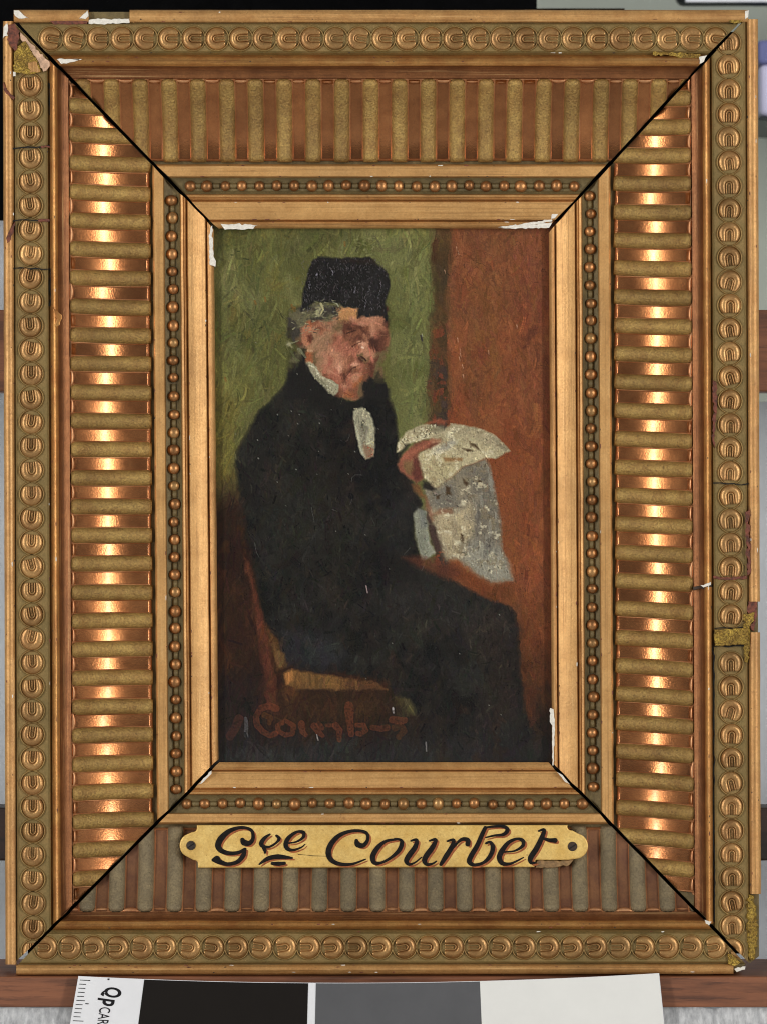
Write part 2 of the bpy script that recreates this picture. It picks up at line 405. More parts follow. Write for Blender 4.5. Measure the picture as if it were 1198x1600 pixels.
def clipped(o, side, margin=0.0):
    """if the piece crosses a mitre, cut it there (own mesh, closed end); returns False when nothing is left"""
    mw = o.matrix_basis.copy()
    bb = [mw @ Vector(c) for c in o.bound_box]
    for c in RAIL[side]['c']:
        (x0, y0), (x1, y1) = mitre_line(c, side)
        # the cut plane contains the mitre line and the line of sight through its middle is close to the panel normal
        P0 = W3(x0, y0, 45); P1 = W3(x1, y1, 45)
        nrm = (P1 - P0).cross(Vector((0, 1, 0))).normalized()
        tx, ty = {'top': (599, 100), 'bottom': (599, 1500), 'left': (60, 800), 'right': (1140, 800)}[side]
        if (W3(tx, ty, 45) - P0).dot(nrm) < 0: nrm = -nrm
        ds = [(b - P0).dot(nrm) for b in bb]
        if max(ds) <= 1.5 * S: return False
        if min(ds) < 0:
            bm = bmesh.new(); bm.from_mesh(o.data); inv = mw.inverted()
            lp = inv @ P0; ln = (inv.to_3x3() @ nrm).normalized() if False else (mw.to_3x3().transposed() @ nrm).normalized()
            r = bmesh.ops.bisect_plane(bm, geom=bm.verts[:] + bm.edges[:] + bm.faces[:], plane_co=lp, plane_no=ln, clear_inner=True)
            ed = [e for e in r['geom_cut'] if isinstance(e, bmesh.types.BMEdge)]
            if ed:
                try: bmesh.ops.edgeloop_fill(bm, edges=ed)
                except Exception: pass
            if not bm.faces: bm.free(); return False
            me = o.data.copy(); bm.to_mesh(me); bm.free(); o.data = me
            bb = [mw @ v.co for v in me.vertices]
    return True
def place(name, me, side, x, y, h, parent, scale=(1, 1, 1), rot=0.0):
    o = bpy.data.objects.new(name, me)
    o.matrix_basis = rail_matrix(side, x, y, h) @ Matrix.Rotation(rot, 4, 'Z') @ Matrix.Diagonal((*scale, 1))
    if not clipped(o, side):
        bpy.data.objects.remove(o); return None
    col.objects.link(o)
    o.parent = parent; o.matrix_parent_inverse = parent.matrix_world.inverted() if False else pinv[parent.name]
    return o
pinv = {}

rib_pos = {'left': [168.5 + 44.52 * k for k in range(28)], 'right': [160.0 + 44.42 * k for k in range(28)],
           'top': [132.0 + 44.72 * k for k in range(22)], 'bottom': [139.5 + 45.0 * k for k in range(22)]}
coin_pos = {'left': [133 + 37.6 * k for k in range(37)], 'right': [67 + 37.3 * k for k in range(39)],
            'top': [80 + 37.04 * k for k in range(29)], 'bottom': [72 + 37.3 * k for k in range(30)]}
bead_pos = {'left': [313 + 27.88 * k for k in range(34)], 'right': [306 + 27.94 * k for k in range(34)],
            'top': [297 + 27.2 * k for k in range(23)], 'bottom': [292 + 28.05 * k for k in range(23)]}

rails = {}
for side in ('top', 'bottom', 'left', 'right'):
    g = lambda k: v_(k, side)
    wid = SI[side] * 12
    # the wooden core carries everything else on this side
    ins = g('edge') + (3.2 if side in ('top', 'left') else -3.2)      # the core stands back behind the outer fillet
    core = strip("frame_rail", side, [(ins, 0), (ins, 84), (g('g1'), 84), (g('b0'), 86), (g('b1'), 86), (g('g2'), 84), (g('t2'), 86), (g('s2'), 74), (g('l1'), 66), (g('c0'), 62)]
                 + [(g('c0') + (g('c1') - g('c0')) * t, cove_h(t) - 4) for t in (.1, .25, .4, .55, .7, .85, 1.0)] + [(g('k1'), 18), (g('k2'), 26), (g('n0'), 20), (g('n1'), 20), (g('r2'), 24), (g('g4'), 22), (g('p2'), 17), (g('g5'), 12), (g('q2'), 14), (g('q2'), 0)],
                 M['beadground'], wid=wid, smooth=False, edge_cut=dict(top=(26, 1166), bottom=(30, 1150), left=(37, 1503), right=(36, 1494))[side])
    adopt(core, frame); rails[side] = core
    pinv[core.name] = Matrix.Identity(4)
bpy.context.view_layer.update()
for side, core in rails.items(): pinv[core.name] = core.matrix_world.inverted()

def sub(o, core):
    o.parent = core; o.matrix_parent_inverse = pinv[core.name]; return o

CUTS = {'top': [(22, 139), (203, 1168)], 'bottom': [(26, 1145)], 'left': [(33, 1507)], 'right': [(30, 940), (988, 1397)]}
for side, core in rails.items():
    g = lambda k: v_(k, side)
    wid = SI[side] * 12
    ax = 'x' if side in ('top', 'bottom') else 'z'
    for cut in CUTS[side]:
        seg = max(6, int(abs(cut[1] - cut[0]) / 24))
        sub(strip("outer_fillet", side, [(g('edge'), -2), (g('edge'), 88), (g('f1'), 92), ((g('f1') + g('f2')) / 2, 93.5), (g('f2'), 92), (g('f3'), 89), (g('g1'), 83)], M['fillet_' + ax], cut=cut, seg=seg, wid=wid + 1), core)
    sub(strip("ornament_band", side, [(g('g1'), 82.5), (g('b0'), 89), (g('b0b'), 87), (g('b1'), 87), (g('b1b'), 90), (g('g2'), 85)], M['band'], wid=wid + 2), core)
    cut = {'right': (None, 1443)}.get(side)
    tor = [(g('g2'), 84.5), (g('t1'), 94), ((g('t1') + g('t2')) / 2, 97), (g('t2'), 98), ((g('t2') + g('t3')) / 2, 96.5), (g('t3'), 92)]
    if side == 'right':
        sub(strip("torus_moulding", side, tor, M['torus_' + ax], cut=(None, 913), wid=wid + 3), core)
        sub(strip("torus_moulding", side, tor, M['torus_' + ax], cut=(917, 1443), wid=wid + 3), core)
    else: sub(strip("torus_moulding", side, tor, M['torus_' + ax], wid=wid + 3), core)
    sub(strip("inner_slope", side, [(g('t3'), 91.5), (g('s1'), 86), (g('s2'), 80), (g('s3'), 77.5), (g('l1'), 76.5), (g('c0'), 69)], M['slope_' + ax], wid=wid + 4), core)
    sub(strip("narrow_fillet", side, [(g('g3'), 14), (g('k1'), 36), (g('k1') + (g('k2') - g('k1')) * .1, 38), (g('k2'), 38), (g('n0'), 24)], M['flat_' + ax], wid=wid + 5), core)
    sub(strip("bead_channel", side, [(g('n0'), 25), (g('n0') + (g('n1') - g('n0')) * .2, 21.5), (g('n0') + (g('n1') - g('n0')) * .8, 21.5), (g('n1'), 26)], M['beadground'], wid=wid + 6), core)
    m1 = (g('r1') + g('r2')) / 2
    sub(strip("reeded_fillet", side, [(g('n1'), 25), (g('r1'), 33), (m1, 34), (m1 + (g('r2') - g('r1')) * .12, 31), (g('r2'), 32.5), (g('g4'), 25)], M['fillet_' + ax], wid=wid + 7), core)
    P = lambda t: g('p1') + (g('p2') - g('p1')) * t
    sub(strip("flat_moulding", side, [(g('g4'), 24.5), (g('p1'), 31), (P(.3), 29.5), (P(.62), 26.5), (P(.9), 23.5), (g('p2'), 22), (g('g5'), 12.5)], M['flat_' + ax], wid=wid + 8), core)
    sub(strip("sight_edge", side, [(g('g5'), 12), (g('q1'), 18.5), ((g('q1') + g('q2')) / 2, 20.5), (g('q2'), 18.5), (g('q3'), 14), (g('q3'), 4)], M['fillet_' + ax], wid=wid + 9), core)
    # ribs and channels of the cove
    horiz = side in ('top', 'bottom')
    vm = (g('c0') + g('c1')) / 2; sc = abs(W3(0, g('c1'), H_COVE1).z - W3(0, g('c0'), H_COVE0).z) / S / 126 if horiz else abs(W3(g('c1'), 0, H_COVE1).x - W3(g('c0'), 0, H_COVE0).x) / S / 126
    skew = {'right': .045, 'left': .0, 'top': 0, 'bottom': 0}[side]
    pitch = (rib_pos[side][-1] - rib_pos[side][0]) / (len(rib_pos[side]) - 1)
    pos = rib_pos[side]
    def at(p):
        """panel position of the cove's outer end for a piece at p along the rail"""
        if horiz: return (p, g('c0'))
        a, b = rail_line(side, g('c0')); return (a[0] + (b[0] - a[0]) * p / 1600, p)
    for k, p in enumerate(pos):
        # position is measured half-way down the cove, at about the height of its floor there
        f = (D - 44) / (D - H_COVE0)
        x, y = at(p)
        if horiz: x = CX + (p - CX) * (D - 36) / (D - 44)
        else: y = CY + (p - CY) * (D - 36) / (D - 44)
        base = W3(x, y, 44); edge = W3(*at(p), H_COVE0)
        if horiz: loc = Vector((base.x, base.y, edge.z))
        else: loc = Vector((edge.x, base.y, base.z))
        def drop(name, me, dp, jit, tilt=0.0):
            o = bpy.data.objects.new(name, me)
            m = rail_matrix(side, x, y, 44); m.translation = loc + m.to_3x3() @ Vector((0, 0, 0))
            d = dp * S
            if horiz: m.translation.x += d
            else: m.translation.z -= d
            o.matrix_basis = m @ Matrix.Rotation(skew * (-1 if side == 'right' else 1) + jit, 4, 'Z') @ Matrix.Translation((0, 63 * S, 0)) @ Matrix.Rotation(tilt, 4, 'X') @ Matrix.Translation((0, -63 * S, 0)) @ Matrix.Diagonal((1, sc, 1, 1))
            if side == 'right': o.matrix_basis.translation.z += .022 * 126 * S
            if not clipped(o, side): bpy.data.objects.remove(o); return
            col.objects.link(o); sub(o, core)
        rib_me, ch_me = (RIB_DUSTY, CHAN_DUSTY) if side == 'bottom' else (RIB, CHAN)   # dust lies on the rail that faces up
        drop("rib", rib_me, 0, rnd.gauss(0, .004))
        drop("channel", ch_me, pitch / 2, 0, rnd.gauss(0, .016)); drop("scallop", SCAL, pitch / 2, 0)
        if k == 0: drop("channel", ch_me, -pitch / 2, 0); drop("scallop", SCAL, -pitch / 2, 0)
    # coins
    vc = {'top': 60.5, 'bottom': 1480, 'left': 49.6, 'right': 1140}[side]
    skip = {'left': lambda p: p < 128, 'right': lambda p: 972 < p < 1012, 'top': lambda p: p < 75, 'bottom': lambda p: False}[side]
    for p in coin_pos[side]:
        if skip(p): continue
        a, b = rail_line(side, vc); t = p / (1198 if horiz else 1600)
        x, y = a[0] + (b[0] - a[0]) * t, a[1] + (b[1] - a[1]) * t
        k = rnd.uniform(.97, 1.02)
        sy = .96 if not horiz else 1.0
        place("coin", DISC, side, x + rnd.gauss(0, .4), y + rnd.gauss(0, .4), 87.2, core, (k * 1.06, k * sy * 1.05, rnd.uniform(.34, .62)), rnd.gauss(0, .1))
        place("ring", RING, side, x, y, 87.3, core, (.96, .96, 1), rnd.uniform(0, .1))
    # beads
    vb = (g('n0') + g('n1')) / 2
    pb = bead_pos[side]; pitch = (pb[-1] - pb[0]) / (len(pb) - 1)
    for q, p in enumerate(pb):
        a, b = rail_line(side, vb); t = p / (1198 if horiz else 1600)
        x, y = a[0] + (b[0] - a[0]) * t, a[1] + (b[1] - a[1]) * t
        k = rnd.uniform(.88, 1.05)
        dull = rnd.random() < .13
        place("bead", BEAD_DULL if dull else BEAD, side, x + rnd.gauss(0, .7), y + rnd.gauss(0, .6), 23.0, core, (k * rnd.uniform(.92, 1.06), k * rnd.uniform(.94, 1.08), k * rnd.uniform(.7, 1.02)), 0)
        if q < len(pb) - 1:
            p2 = p + pitch / 2; t = p2 / (1198 if horiz else 1600)
            place("link", SPACER, side, a[0] + (b[0] - a[0]) * t, a[1] + (b[1] - a[1]) * t, 21.0, core)

# ---- added black board behind the rails, standing in for shade in the mitre gaps
adopt(slab("gap_shade_board", [(40, 50), (1150, 50), (1155, 1490), (44, 1490)], -26, -14, M['void']), frame)

# ---- damage: bare gesso, red bole, patches of new leaf
def jag(pts, amp=1.2, seed=0):
    r = random.Random(seed); out = []
    for i, (x, y) in enumerate(pts):
        x2, y2 = pts[(i + 1) % len(pts)]; L = math.hypot(x2 - x, y2 - y); n = max(1, int(L / 4))
        for k in range(n):
            t = k / n; out.append((x + (x2 - x) * t + r.gauss(0, amp) * (k > 0), y + (y2 - y) * t + r.gauss(0, amp) * (k > 0)))
    return out
def flake(name, side, pts, h0, h1, mat, amp=1.0, seed=1, bevel=.8):
    o = slab(name, jag(pts, amp, seed), h0, h1, mat, bevel=bevel); sub(o, rails[side]); return o
flake("bare_gesso", 'top', [(139, 31), (150, 29.5), (203, 29), (203, 36), (160, 38), (139, 37)], 80, 90.5, M['gesso'], .6, 1)
flake("bare_gesso", 'top', [(22, 16), (30, 16), (38, 24), (46, 29), (30, 29), (24, 25)], 84, 95, M['gesso'], .5, 2)
flake("bare_gesso", 'top', [(124, 29), (137, 16), (139, 25), (134, 30)], 84, 94.5, M['gesso'], .5, 3)
flake("red_bole", 'top', [(76, 31), (140, 29), (136, 38), (84, 38)], 82, 90, M['bole'], .8, 4)
flake("bare_gesso", 'top', [(89, 92.5), (130, 92), (118, 96), (100, 99), (96, 100)], 88, 99.6, M['gesso'], .5, 5)
flake("red_bole", 'left', [(12, 40), (24, 36), (32, 48), (30, 62), (24, 80), (14, 68)], 84, 95, M['bole'], 1.2, 6)
flake("bare_gesso", 'left', [(6, 42), (12, 36), (13, 56), (5, 60)], 84, 95.5, M['gesso'], .8, 7)
flake("bare_gesso", 'left', [(32, 50), (78, 96), (80, 102), (68, 112), (62, 100), (40, 66), (32, 60)], 85, 92.5, plain("pink_gesso", srgb(206, 168, 138), .8, nscale=8, namp=.3, bmp=.8), .9, 8)
flake("new_leaf_patch", 'left', [(22, 82), (28, 72), (40, 64), (60, 96), (66, 112), (46, 117), (22, 112)], 85, 94, M['leaf'], .6, 9)
flake("red_bole", 'left', [(44, 98), (58, 97), (64, 112), (46, 115)], 86, 94.8, M['fillet_z'], 1.2, 10)
flake("bare_gesso", 'left', [(21, 112), (25, 112), (25, 119), (21, 119)], 86, 94, M['gesso'], .4, 11)
flake("bare_gesso", 'top', [(1091, 89), (1104, 86), (1099, 96), (1092, 100)], 88, 100, M['gesso'], .6, 12)
flake("new_leaf_patch", 'top', [(1019, 81), (1094, 84), (1090, 96), (1066, 92), (1050, 87), (1019, 86)], 84, 95, M['leaf'], .6, 13, .3)
flake("new_leaf_patch", 'top', [(1138, 31), (1160, 32), (1154, 37), (1138, 35)], 82, 91, M['leaf'], .5, 14, .3)
flake("bare_gesso", 'top', [(1163, 17), (1169, 16), (1168, 27), (1163, 30)], 84, 94, M['gesso'], .4, 15)
flake("bare_gesso", 'top', [(345, 349.5), (404, 351), (396, 358), (352, 359)], 10, 21.6, M['gesso'], .7, 16)
flake("bare_gesso", 'top', [(776, 355), (800, 352), (862, 342), (862, 346), (820, 353), (786, 356)], 10, 22.2, M['gesso'], .5, 17)
flake("bare_gesso", 'top', [(782, 356), (862, 347.5), (857, 356), (800, 357.5)], 10, 21.4, M['gesso'], .5, 18)
flake("bare_gesso", 'top', [(861, 334), (874, 331), (866, 341), (860, 342)], 14, 26, M['gesso'], .5, 19)
flake("bare_gesso", 'left', [(329, 356), (332, 352), (334, 400), (338, 408), (337, 417), (328, 414), (327, 380)], 10, 22, M['gesso'], .6, 20)
flake("bare_gesso", 'right', [(858.5, 1106), (864, 1108), (866, 1128), (864, 1196), (862, 1196), (862, 1134), (858, 1128)], 10, 22, M['gesso'], .4, 21)
flake("bare_gesso", 'bottom', [(309, 1226), (331, 1204), (331, 1209), (316, 1224)], 20, 33, M['gesso'], .5, 22)
flake("bare_gesso", 'bottom', [(869, 1206), (878, 1211), (890, 1226), (882, 1222)], 18, 32.5, M['gesso'], .5, 23)
flake("bare_gesso", 'right', [(1093, 914), (1110, 909), (1110, 914), (1098, 918)], 90, 98.5, M['gesso'], .5, 24)
flake("red_bole", 'right', [(1082, 917), (1111, 914), (1111, 918), (1090, 920), (1082, 922)], 74, 91, M['rawwood'], .6, 25)
flake("bare_gesso", 'right', [(1100, 1437), (1111, 1440), (1107, 1446), (1102, 1444)], 88, 98, M['gesso'], .5, 26)
flake("new_leaf_patch", 'right', [(1115, 984), (1168, 981), (1168, 1007), (1116, 1009)], 86, 96, M['leaf'], .7, 27)
flake("new_leaf_patch", 'right', [(1160, 960), (1178, 956), (1172, 976), (1168, 1036), (1162, 1034), (1162, 985)], 85, 91, M['leaf'], 1.2, 28)
flake("red_bole", 'right', [(1168, 940), (1181, 937), (1182, 962), (1178, 986), (1172, 984), (1174, 960), (1166, 955)], 80, 89.5, M['bole'], 1.3, 29)
flake("red_bole", 'right', [(1113, 899), (1130, 902), (1166, 900), (1167, 904), (1130, 906), (1113, 904)], 84, 90.5, M['bole'], .8, 30)
flake("red_bole", 'right', [(1163, 800), (1171, 796), (1170, 860), (1173, 890), (1167, 900), (1165, 850)], 84, 93, M['bole'], 1.2, 31)
flake("red_bole", 'right', [(1112, 590), (1118, 596), (1119, 640), (1116, 700), (1112, 690), (1113, 640)], 84, 91.5, M['bole'], 1.1, 32)
flake("new_leaf_patch", 'right', [(1166, 1398), (1178, 1400), (1182, 1430), (1182, 1470), (1177, 1500), (1170, 1500), (1166, 1460)], 60, 91, M['leaf'], 1.2, 33, 3)
flake("new_leaf_patch", 'bottom', [(1136, 1490), (1146, 1494), (1156, 1504), (1146, 1510), (1136, 1506)], 82, 92, M['leaf'], .8, 34)
flake("bare_gesso", 'bottom', [(1146, 1514), (1152, 1511), (1164, 1510), (1163, 1515), (1150, 1519)], 60, 92, M['gesso'], .5, 35)
flake("red_bole", 'left', [(64, 228), (80, 228), (80, 231), (64, 231)], 84, 91, M['bole'], .6, 36)
flake("red_bole", 'left', [(60, 343), (79, 342), (79, 346), (60, 347)], 84, 91, M['bole'], .6, 37)
flake("red_bole", 'left', [(10, 372), (18, 356), (24, 346), (24, 352), (18, 374), (12, 380)], 84, 94.2, M['bole'], .9, 38)
flake("red_bole", 'left', [(6, 128), (12, 140), (24, 152), (22, 156), (10, 146), (6, 140)], 84, 94.2, M['bole'], .7, 39)
flake("new_leaf_patch", 'left', [(82, 480), (92, 488), (97, 492), (94, 508), (86, 512), (89, 498)], 88, 98.8, M['torus_z'], .6, 40)
# small nicks where the gilding is rubbed through on the edges of the mouldings
for side, core in rails.items():
    for name, mat, n, sd in (("worn_nicks", M['bole'], 46, 1), ("chipped_specks", M['gesso'], 14, 2), ("grime_specks", M['rawwood'], 24, 3)):
        r = random.Random(sd * 10 + SI[side]); bm = bmesh.new()
        for q in range(n):
            key, hh = r.choice([('f1', 92.3), ('f2', 92.3), ('t2', 98.2), ('t1', 94.4), ('k1', 37.4), ('k2', 38.3), ('p1', 31.2), ('p2', 22.4), ('q1', 18.8), ('f3', 89.5), ('b1b', 90.3)])
            v0 = v_(key, side); (xa, ya), (xb, yb) = rail_ends(side, v0); t = r.uniform(.04, .96)
            x, y = xa + (xb - xa) * t, ya + (yb - ya) * t
            if key[0] == 'f' and side == 'top' and 120 < x < 215: continue
            if key[0] == 'f' and side == 'right' and (930 < y < 995 or y > 1385): continue
            la, lc = r.uniform(1.0, 4.5) * (1 if name != "grime_specks" else .55), r.uniform(.5, 1.1); m = 7; vs = []
            for k in range(m):
                an = 2 * math.pi * k / m; rr = r.uniform(.6, 1.2); da, dc = la * rr * math.cos(an), lc * rr * math.sin(an)
                vs.append(bm.verts.new(W3(x + (da if side in ('top', 'bottom') else dc), y + (dc if side in ('top', 'bottom') else da), hh)))
            c = bm.verts.new(W3(x, y, hh + .5))
            for k in range(m):
                fc = bm.faces.new((c, vs[k], vs[(k + 1) % m])); fc.normal_update()
                if fc.normal.y > 0: fc.normal_flip()
        me = bpy.data.meshes.new(name); bm.to_mesh(me); bm.free(); o = link(name, me, mat); o["kind"] = "stuff"; sub(o, core)
# fine cracks across the ornament band
for side, pts in (('left', [(21, 231), (78, 229)]), ('left', [(21, 344), (78, 344)]), ('left', [(22, 419), (79, 421)]), ('left', [(79, 130), (79, 180)]), ('left', [(79, 420), (80, 478)]),
                  ('right', [(1113, 755), (1168, 757)]), ('right', [(1116, 982), (1168, 980.5)]), ('right', [(1115, 1010), (1168, 1008.5)]), ('right', [(1114.5, 985), (1115, 1440)])):
    (x0, y0), (x1, y1) = pts; dx, dy = x1 - x0, y1 - y0; L = math.hypot(dx, dy); nx, ny = -dy / L, dx / L
    r = random.Random(int(x0 + y0)); top = []; n = max(4, int(L / 10))
    for k in range(n + 1):
        t = k / n; w = r.uniform(.5, 1.2); j = r.gauss(0, .8)
        top.append((x0 + dx * t + nx * (w + j), y0 + dy * t + ny * (w + j), x0 + dx * t + nx * (j - w), y0 + dy * t + ny * (j - w)))
    poly = [(a, b) for a, b, c, d in top] + [(c, d) for a, b, c, d in top[::-1]]
    sub(slab("crack", poly, 84, 90.6, M['void']), rails[side])

# ------------------------------------------------------------------ nameplate with painted lettering
HP = 56
def arc(cx, cy, r, a0, a1, n=8): return [(cx + r * math.cos(math.radians(a0 + (a1 - a0) * k / n)), cy + r * math.sin(math.radians(a0 + (a1 - a0) * k / n))) for k in range(n + 1)]
out = [(308, 1289), (886, 1289)] + arc(892, 1291, 6.5, 170, 80, 4) + arc(898, 1322, 20, -75, 75, 12) + [(886, 1344)] + [(836, 1344), (834, 1355)] + [(310, 1356)] + arc(304, 1350, 6, 0, -100, 4)[1:] + arc(300, 1321, 19, 110, 250, 12) + arc(302, 1294, 6, 100, 0, 4)
plate = slab("nameplate", out, 42, HP, M['plate'], bevel=2.0); adopt(plate, frame)
bpy.context.view_layer.update(); pinv[plate.name] = plate.matrix_world.inverted()
sub(slab("broken_corner", jag([(838, 1345), (886, 1344.5), (896, 1341), (888, 1352), (862, 1356), (836, 1356)], .6, 5), 40, 52, M['filler'], bevel=1), plate)
for x, y, m in ((299, 1321, M['screw']), (893.5, 1322.5, M['rawwood'])):
    bm = bmesh.new(); r = 9.0
    bmesh.ops.create_cone(bm, cap_ends=True, segments=20, radius1=r * S, radius2=r * .72 * S, depth=5 * S)
    mt = rail_matrix('bottom', x, y, HP - .6); bmesh.ops.transform(bm, matrix=mt, verts=bm.verts[:])
    o = link("screw", bm_mesh("screw", bm), m); sub(o, plate)
    bm = bmesh.new()
    bmesh.ops.create_cube(bm, size=1, matrix=mt @ Matrix.Rotation(.6, 4, 'Z') @ Matrix.Translation((0, 0, 2.2 * S)) @ Matrix.Diagonal((r * 1.3 * S, 1.6 * S, 1.4 * S, 1)))
    sub(link("screw_slot", bm_mesh("screw_slot", bm), M['void']), plate)

def ribbon(pts, ws, h, mat, parent, name, thick=.8):
    """a painted pen stroke: smoothed path with a width at every point, given the body of the paint"""
    P = [Vector((x, y)) for x, y in pts]; n = len(P)
    fine, fw = [], []
    for i in range(n - 1):
        p0, p1, p2, p3 = P[max(i - 1, 0)], P[i], P[i + 1], P[min(i + 2, n - 1)]
        for k in range(6):
            t = k / 6
            fine.append(.5 * ((2 * p1) + (p2 - p0) * t + (2 * p0 - 5 * p1 + 4 * p2 - p3) * t * t + (3 * p1 - p0 - 3 * p2 + p3) * t ** 3))
            fw.append(ws[i] + (ws[i + 1] - ws[i]) * t)
    fine.append(P[-1]); fw.append(ws[-1])
    bm = bmesh.new(); L, R, Mi = [], [], []
    for i, p in enumerate(fine):
        d = (fine[min(i + 1, len(fine) - 1)] - fine[max(i - 1, 0)]); d = d.normalized() if d.length > 1e-6 else Vector((1, 0))
        nn = Vector((-d.y, d.x)); a = p + nn * fw[i]; b = p - nn * fw[i]
        L.append(bm.verts.new(W3(a.x, a.y, h))); R.append(bm.verts.new(W3(b.x, b.y, h))); Mi.append(bm.verts.new(W3(p.x, p.y, h + thick)))
    for i in range(len(fine) - 1):
        bm.faces.new((L[i], L[i + 1], Mi[i + 1], Mi[i])); bm.faces.new((Mi[i], Mi[i + 1], R[i + 1], R[i]))
    # round ends
    for i, s in ((0, -1), (len(fine) - 1, 1)):
        d = (fine[1] - fine[0]) if i == 0 else (fine[-1] - fine[-2]); d.normalize(); nn = Vector((-d.y, d.x)); p = fine[i]; prev = L[i]
        for k in range(1, 6):
            a = math.pi * k / 6; q = p + nn * fw[i] * math.cos(a) + d * s * fw[i] * math.sin(a)
            v = bm.verts.new(W3(q.x, q.y, h)); bm.faces.new((prev, v, Mi[i])); prev = v
        bm.faces.new((prev, R[i], Mi[i]))
    for f in bm.faces:
        f.normal_update()
        if f.normal.y > 0: f.normal_flip()
    me = bpy.data.meshes.new(name); bm.to_mesh(me); bm.free()
    me.polygons.foreach_set("use_smooth", [True] * len(me.polygons))
    o = link(name, me, mat); sub(o, parent); return o
A = lambda pts: [(270 + a * .2755, 1270 + b * .2755) for a, b in pts]
B = lambda pts: [(590 + a * .2838, 1270 + b * .2838) for a, b in pts]
STROKES = [
    (A([(396, 152), (406, 168), (436, 172), (456, 146), (452, 106), (422, 87), (375, 85), (320, 105), (276, 145), (259, 185), (276, 214), (320, 229), (372, 226), (410, 205)]), [2.2, 3.6, 2.6, 2, 1.8, 1.6, 1.8, 2.6, 3.4, 3.4, 2.8, 2.2, 2, 1.4]),
    (A([(412, 206), (400, 244), (366, 279), (312, 291), (262, 276), (230, 268)]), [1.6, 2.6, 2.2, 2, 2.8, 1.6]), (A([(228, 266), (252, 256), (266, 262)]), [1.2, 2.6, 1.4]),
    (A([(552, 122), (520, 145), (503, 175), (518, 192), (552, 192), (590, 168), (604, 146), (590, 130)]), [1, 2, 2.6, 2, 1.2, 1.2, 2, 1.4]), (A([(512, 196), (524, 214), (524, 232)]), [1.4, 2, .6]),
    (A([(658, 172), (700, 165), (738, 142), (743, 114), (714, 106), (680, 122), (652, 150), (642, 182), (654, 205), (686, 211), (730, 196), (752, 178)]), [.9, 1, 1.6, 2.2, 1.4, 1.8, 2.4, 2.6, 2.2, 1.4, .9, .5]),
    (A([(492, 292), (540, 260), (600, 249), (678, 256)]), [.8, 2.4, 2.8, 1]), (A([(566, 287), (600, 289), (634, 286)]), [1.8, 2.4, 1.8]),
    (A([(1042, 158), (1050, 180), (1082, 184), (1106, 152), (1100, 116), (1060, 102), (1000, 106), (940, 132), (897, 180), (883, 230), (902, 270), (952, 291), (1020, 290), (1094, 263)]), [2, 3.2, 2.4, 1.8, 1.8, 1.6, 1.8, 2.4, 3, 3, 2.6, 2, 1.4, .7]),
    (B([(102, 146), (45, 156), (2, 190), (-26, 238), (-18, 274), (22, 274), (76, 244), (118, 204), (132, 166), (122, 148), (92, 143)]), [1.2, 1.6, 2.6, 3, 2.4, 1.4, 1.6, 2.4, 2.4, 1.4, 1]),
    (B([(182, 154), (213, 150), (204, 190), (172, 234), (157, 264), (172, 284), (206, 272), (240, 244)]), [1, 1.8, 2.8, 3, 2.8, 1.6, .9, .6]),
    (B([(284, 154), (318, 148), (300, 190), (268, 234), (256, 264), (270, 284), (300, 280), (322, 266)]), [1, 1.8, 2.8, 3, 2.8, 1.8, 1.2, .7]),
    (B([(382, 156), (416, 150), (406, 188), (374, 240), (346, 284)]), [1, 1.8, 2.6, 2.8, 1.8]), (B([(404, 206), (438, 164), (466, 145), (494, 150), (494, 172)]), [.9, 1.4, 2, 2.4, 2.8]),
    (B([(590, 82), (572, 120), (546, 180), (512, 238), (503, 270), (530, 287), (580, 274), (618, 236), (632, 192), (618, 162), (594, 168)]), [2, 2.4, 2.6, 2.8, 2.8, 1.8, 1.6, 2.4, 2.6, 1.6, 1.2]),
    (B([(586, 82), (640, 75), (694, 76), (712, 96), (688, 120), (640, 125), (592, 136)]), [1, 1.4, 1.8, 2.4, 1.8, 1.2, .7]),
    (B([(690, 216), (750, 210), (794, 184), (798, 156), (768, 143), (720, 162), (684, 206), (668, 246), (684, 278), (732, 279), (800, 246)]), [.9, 1, 1.8, 2.2, 1.4, 2, 2.8, 3, 2.4, 1.4, .6]),
    (B([(884, 100), (914, 94), (902, 134), (872, 196), (840, 246), (842, 274), (868, 274)]), [1, 1.8, 2.6, 3, 3, 2, .9]), (B([(904, 138), (940, 150), (974, 152)]), [1.2, 2, 2.8]),
]
for pts, ws in STROKES:
    ribbon([(x + 3.4, y + 2.8) for x, y in pts], [w * 1.05 for w in ws], HP + .15, M['shade'], plate, "letter_shadow", .35)
for pts, ws in STROKES:
    ribbon(pts, [w * 1.42 for w in ws], HP + .75, M['ink'], plate, "letter", .6)
ribbon(A([(712, 236), (760, 240), (800, 244), (870, 246)]), [.5, .3, .5, .3], HP + .2, M['ink'], plate, "scratch", .2)
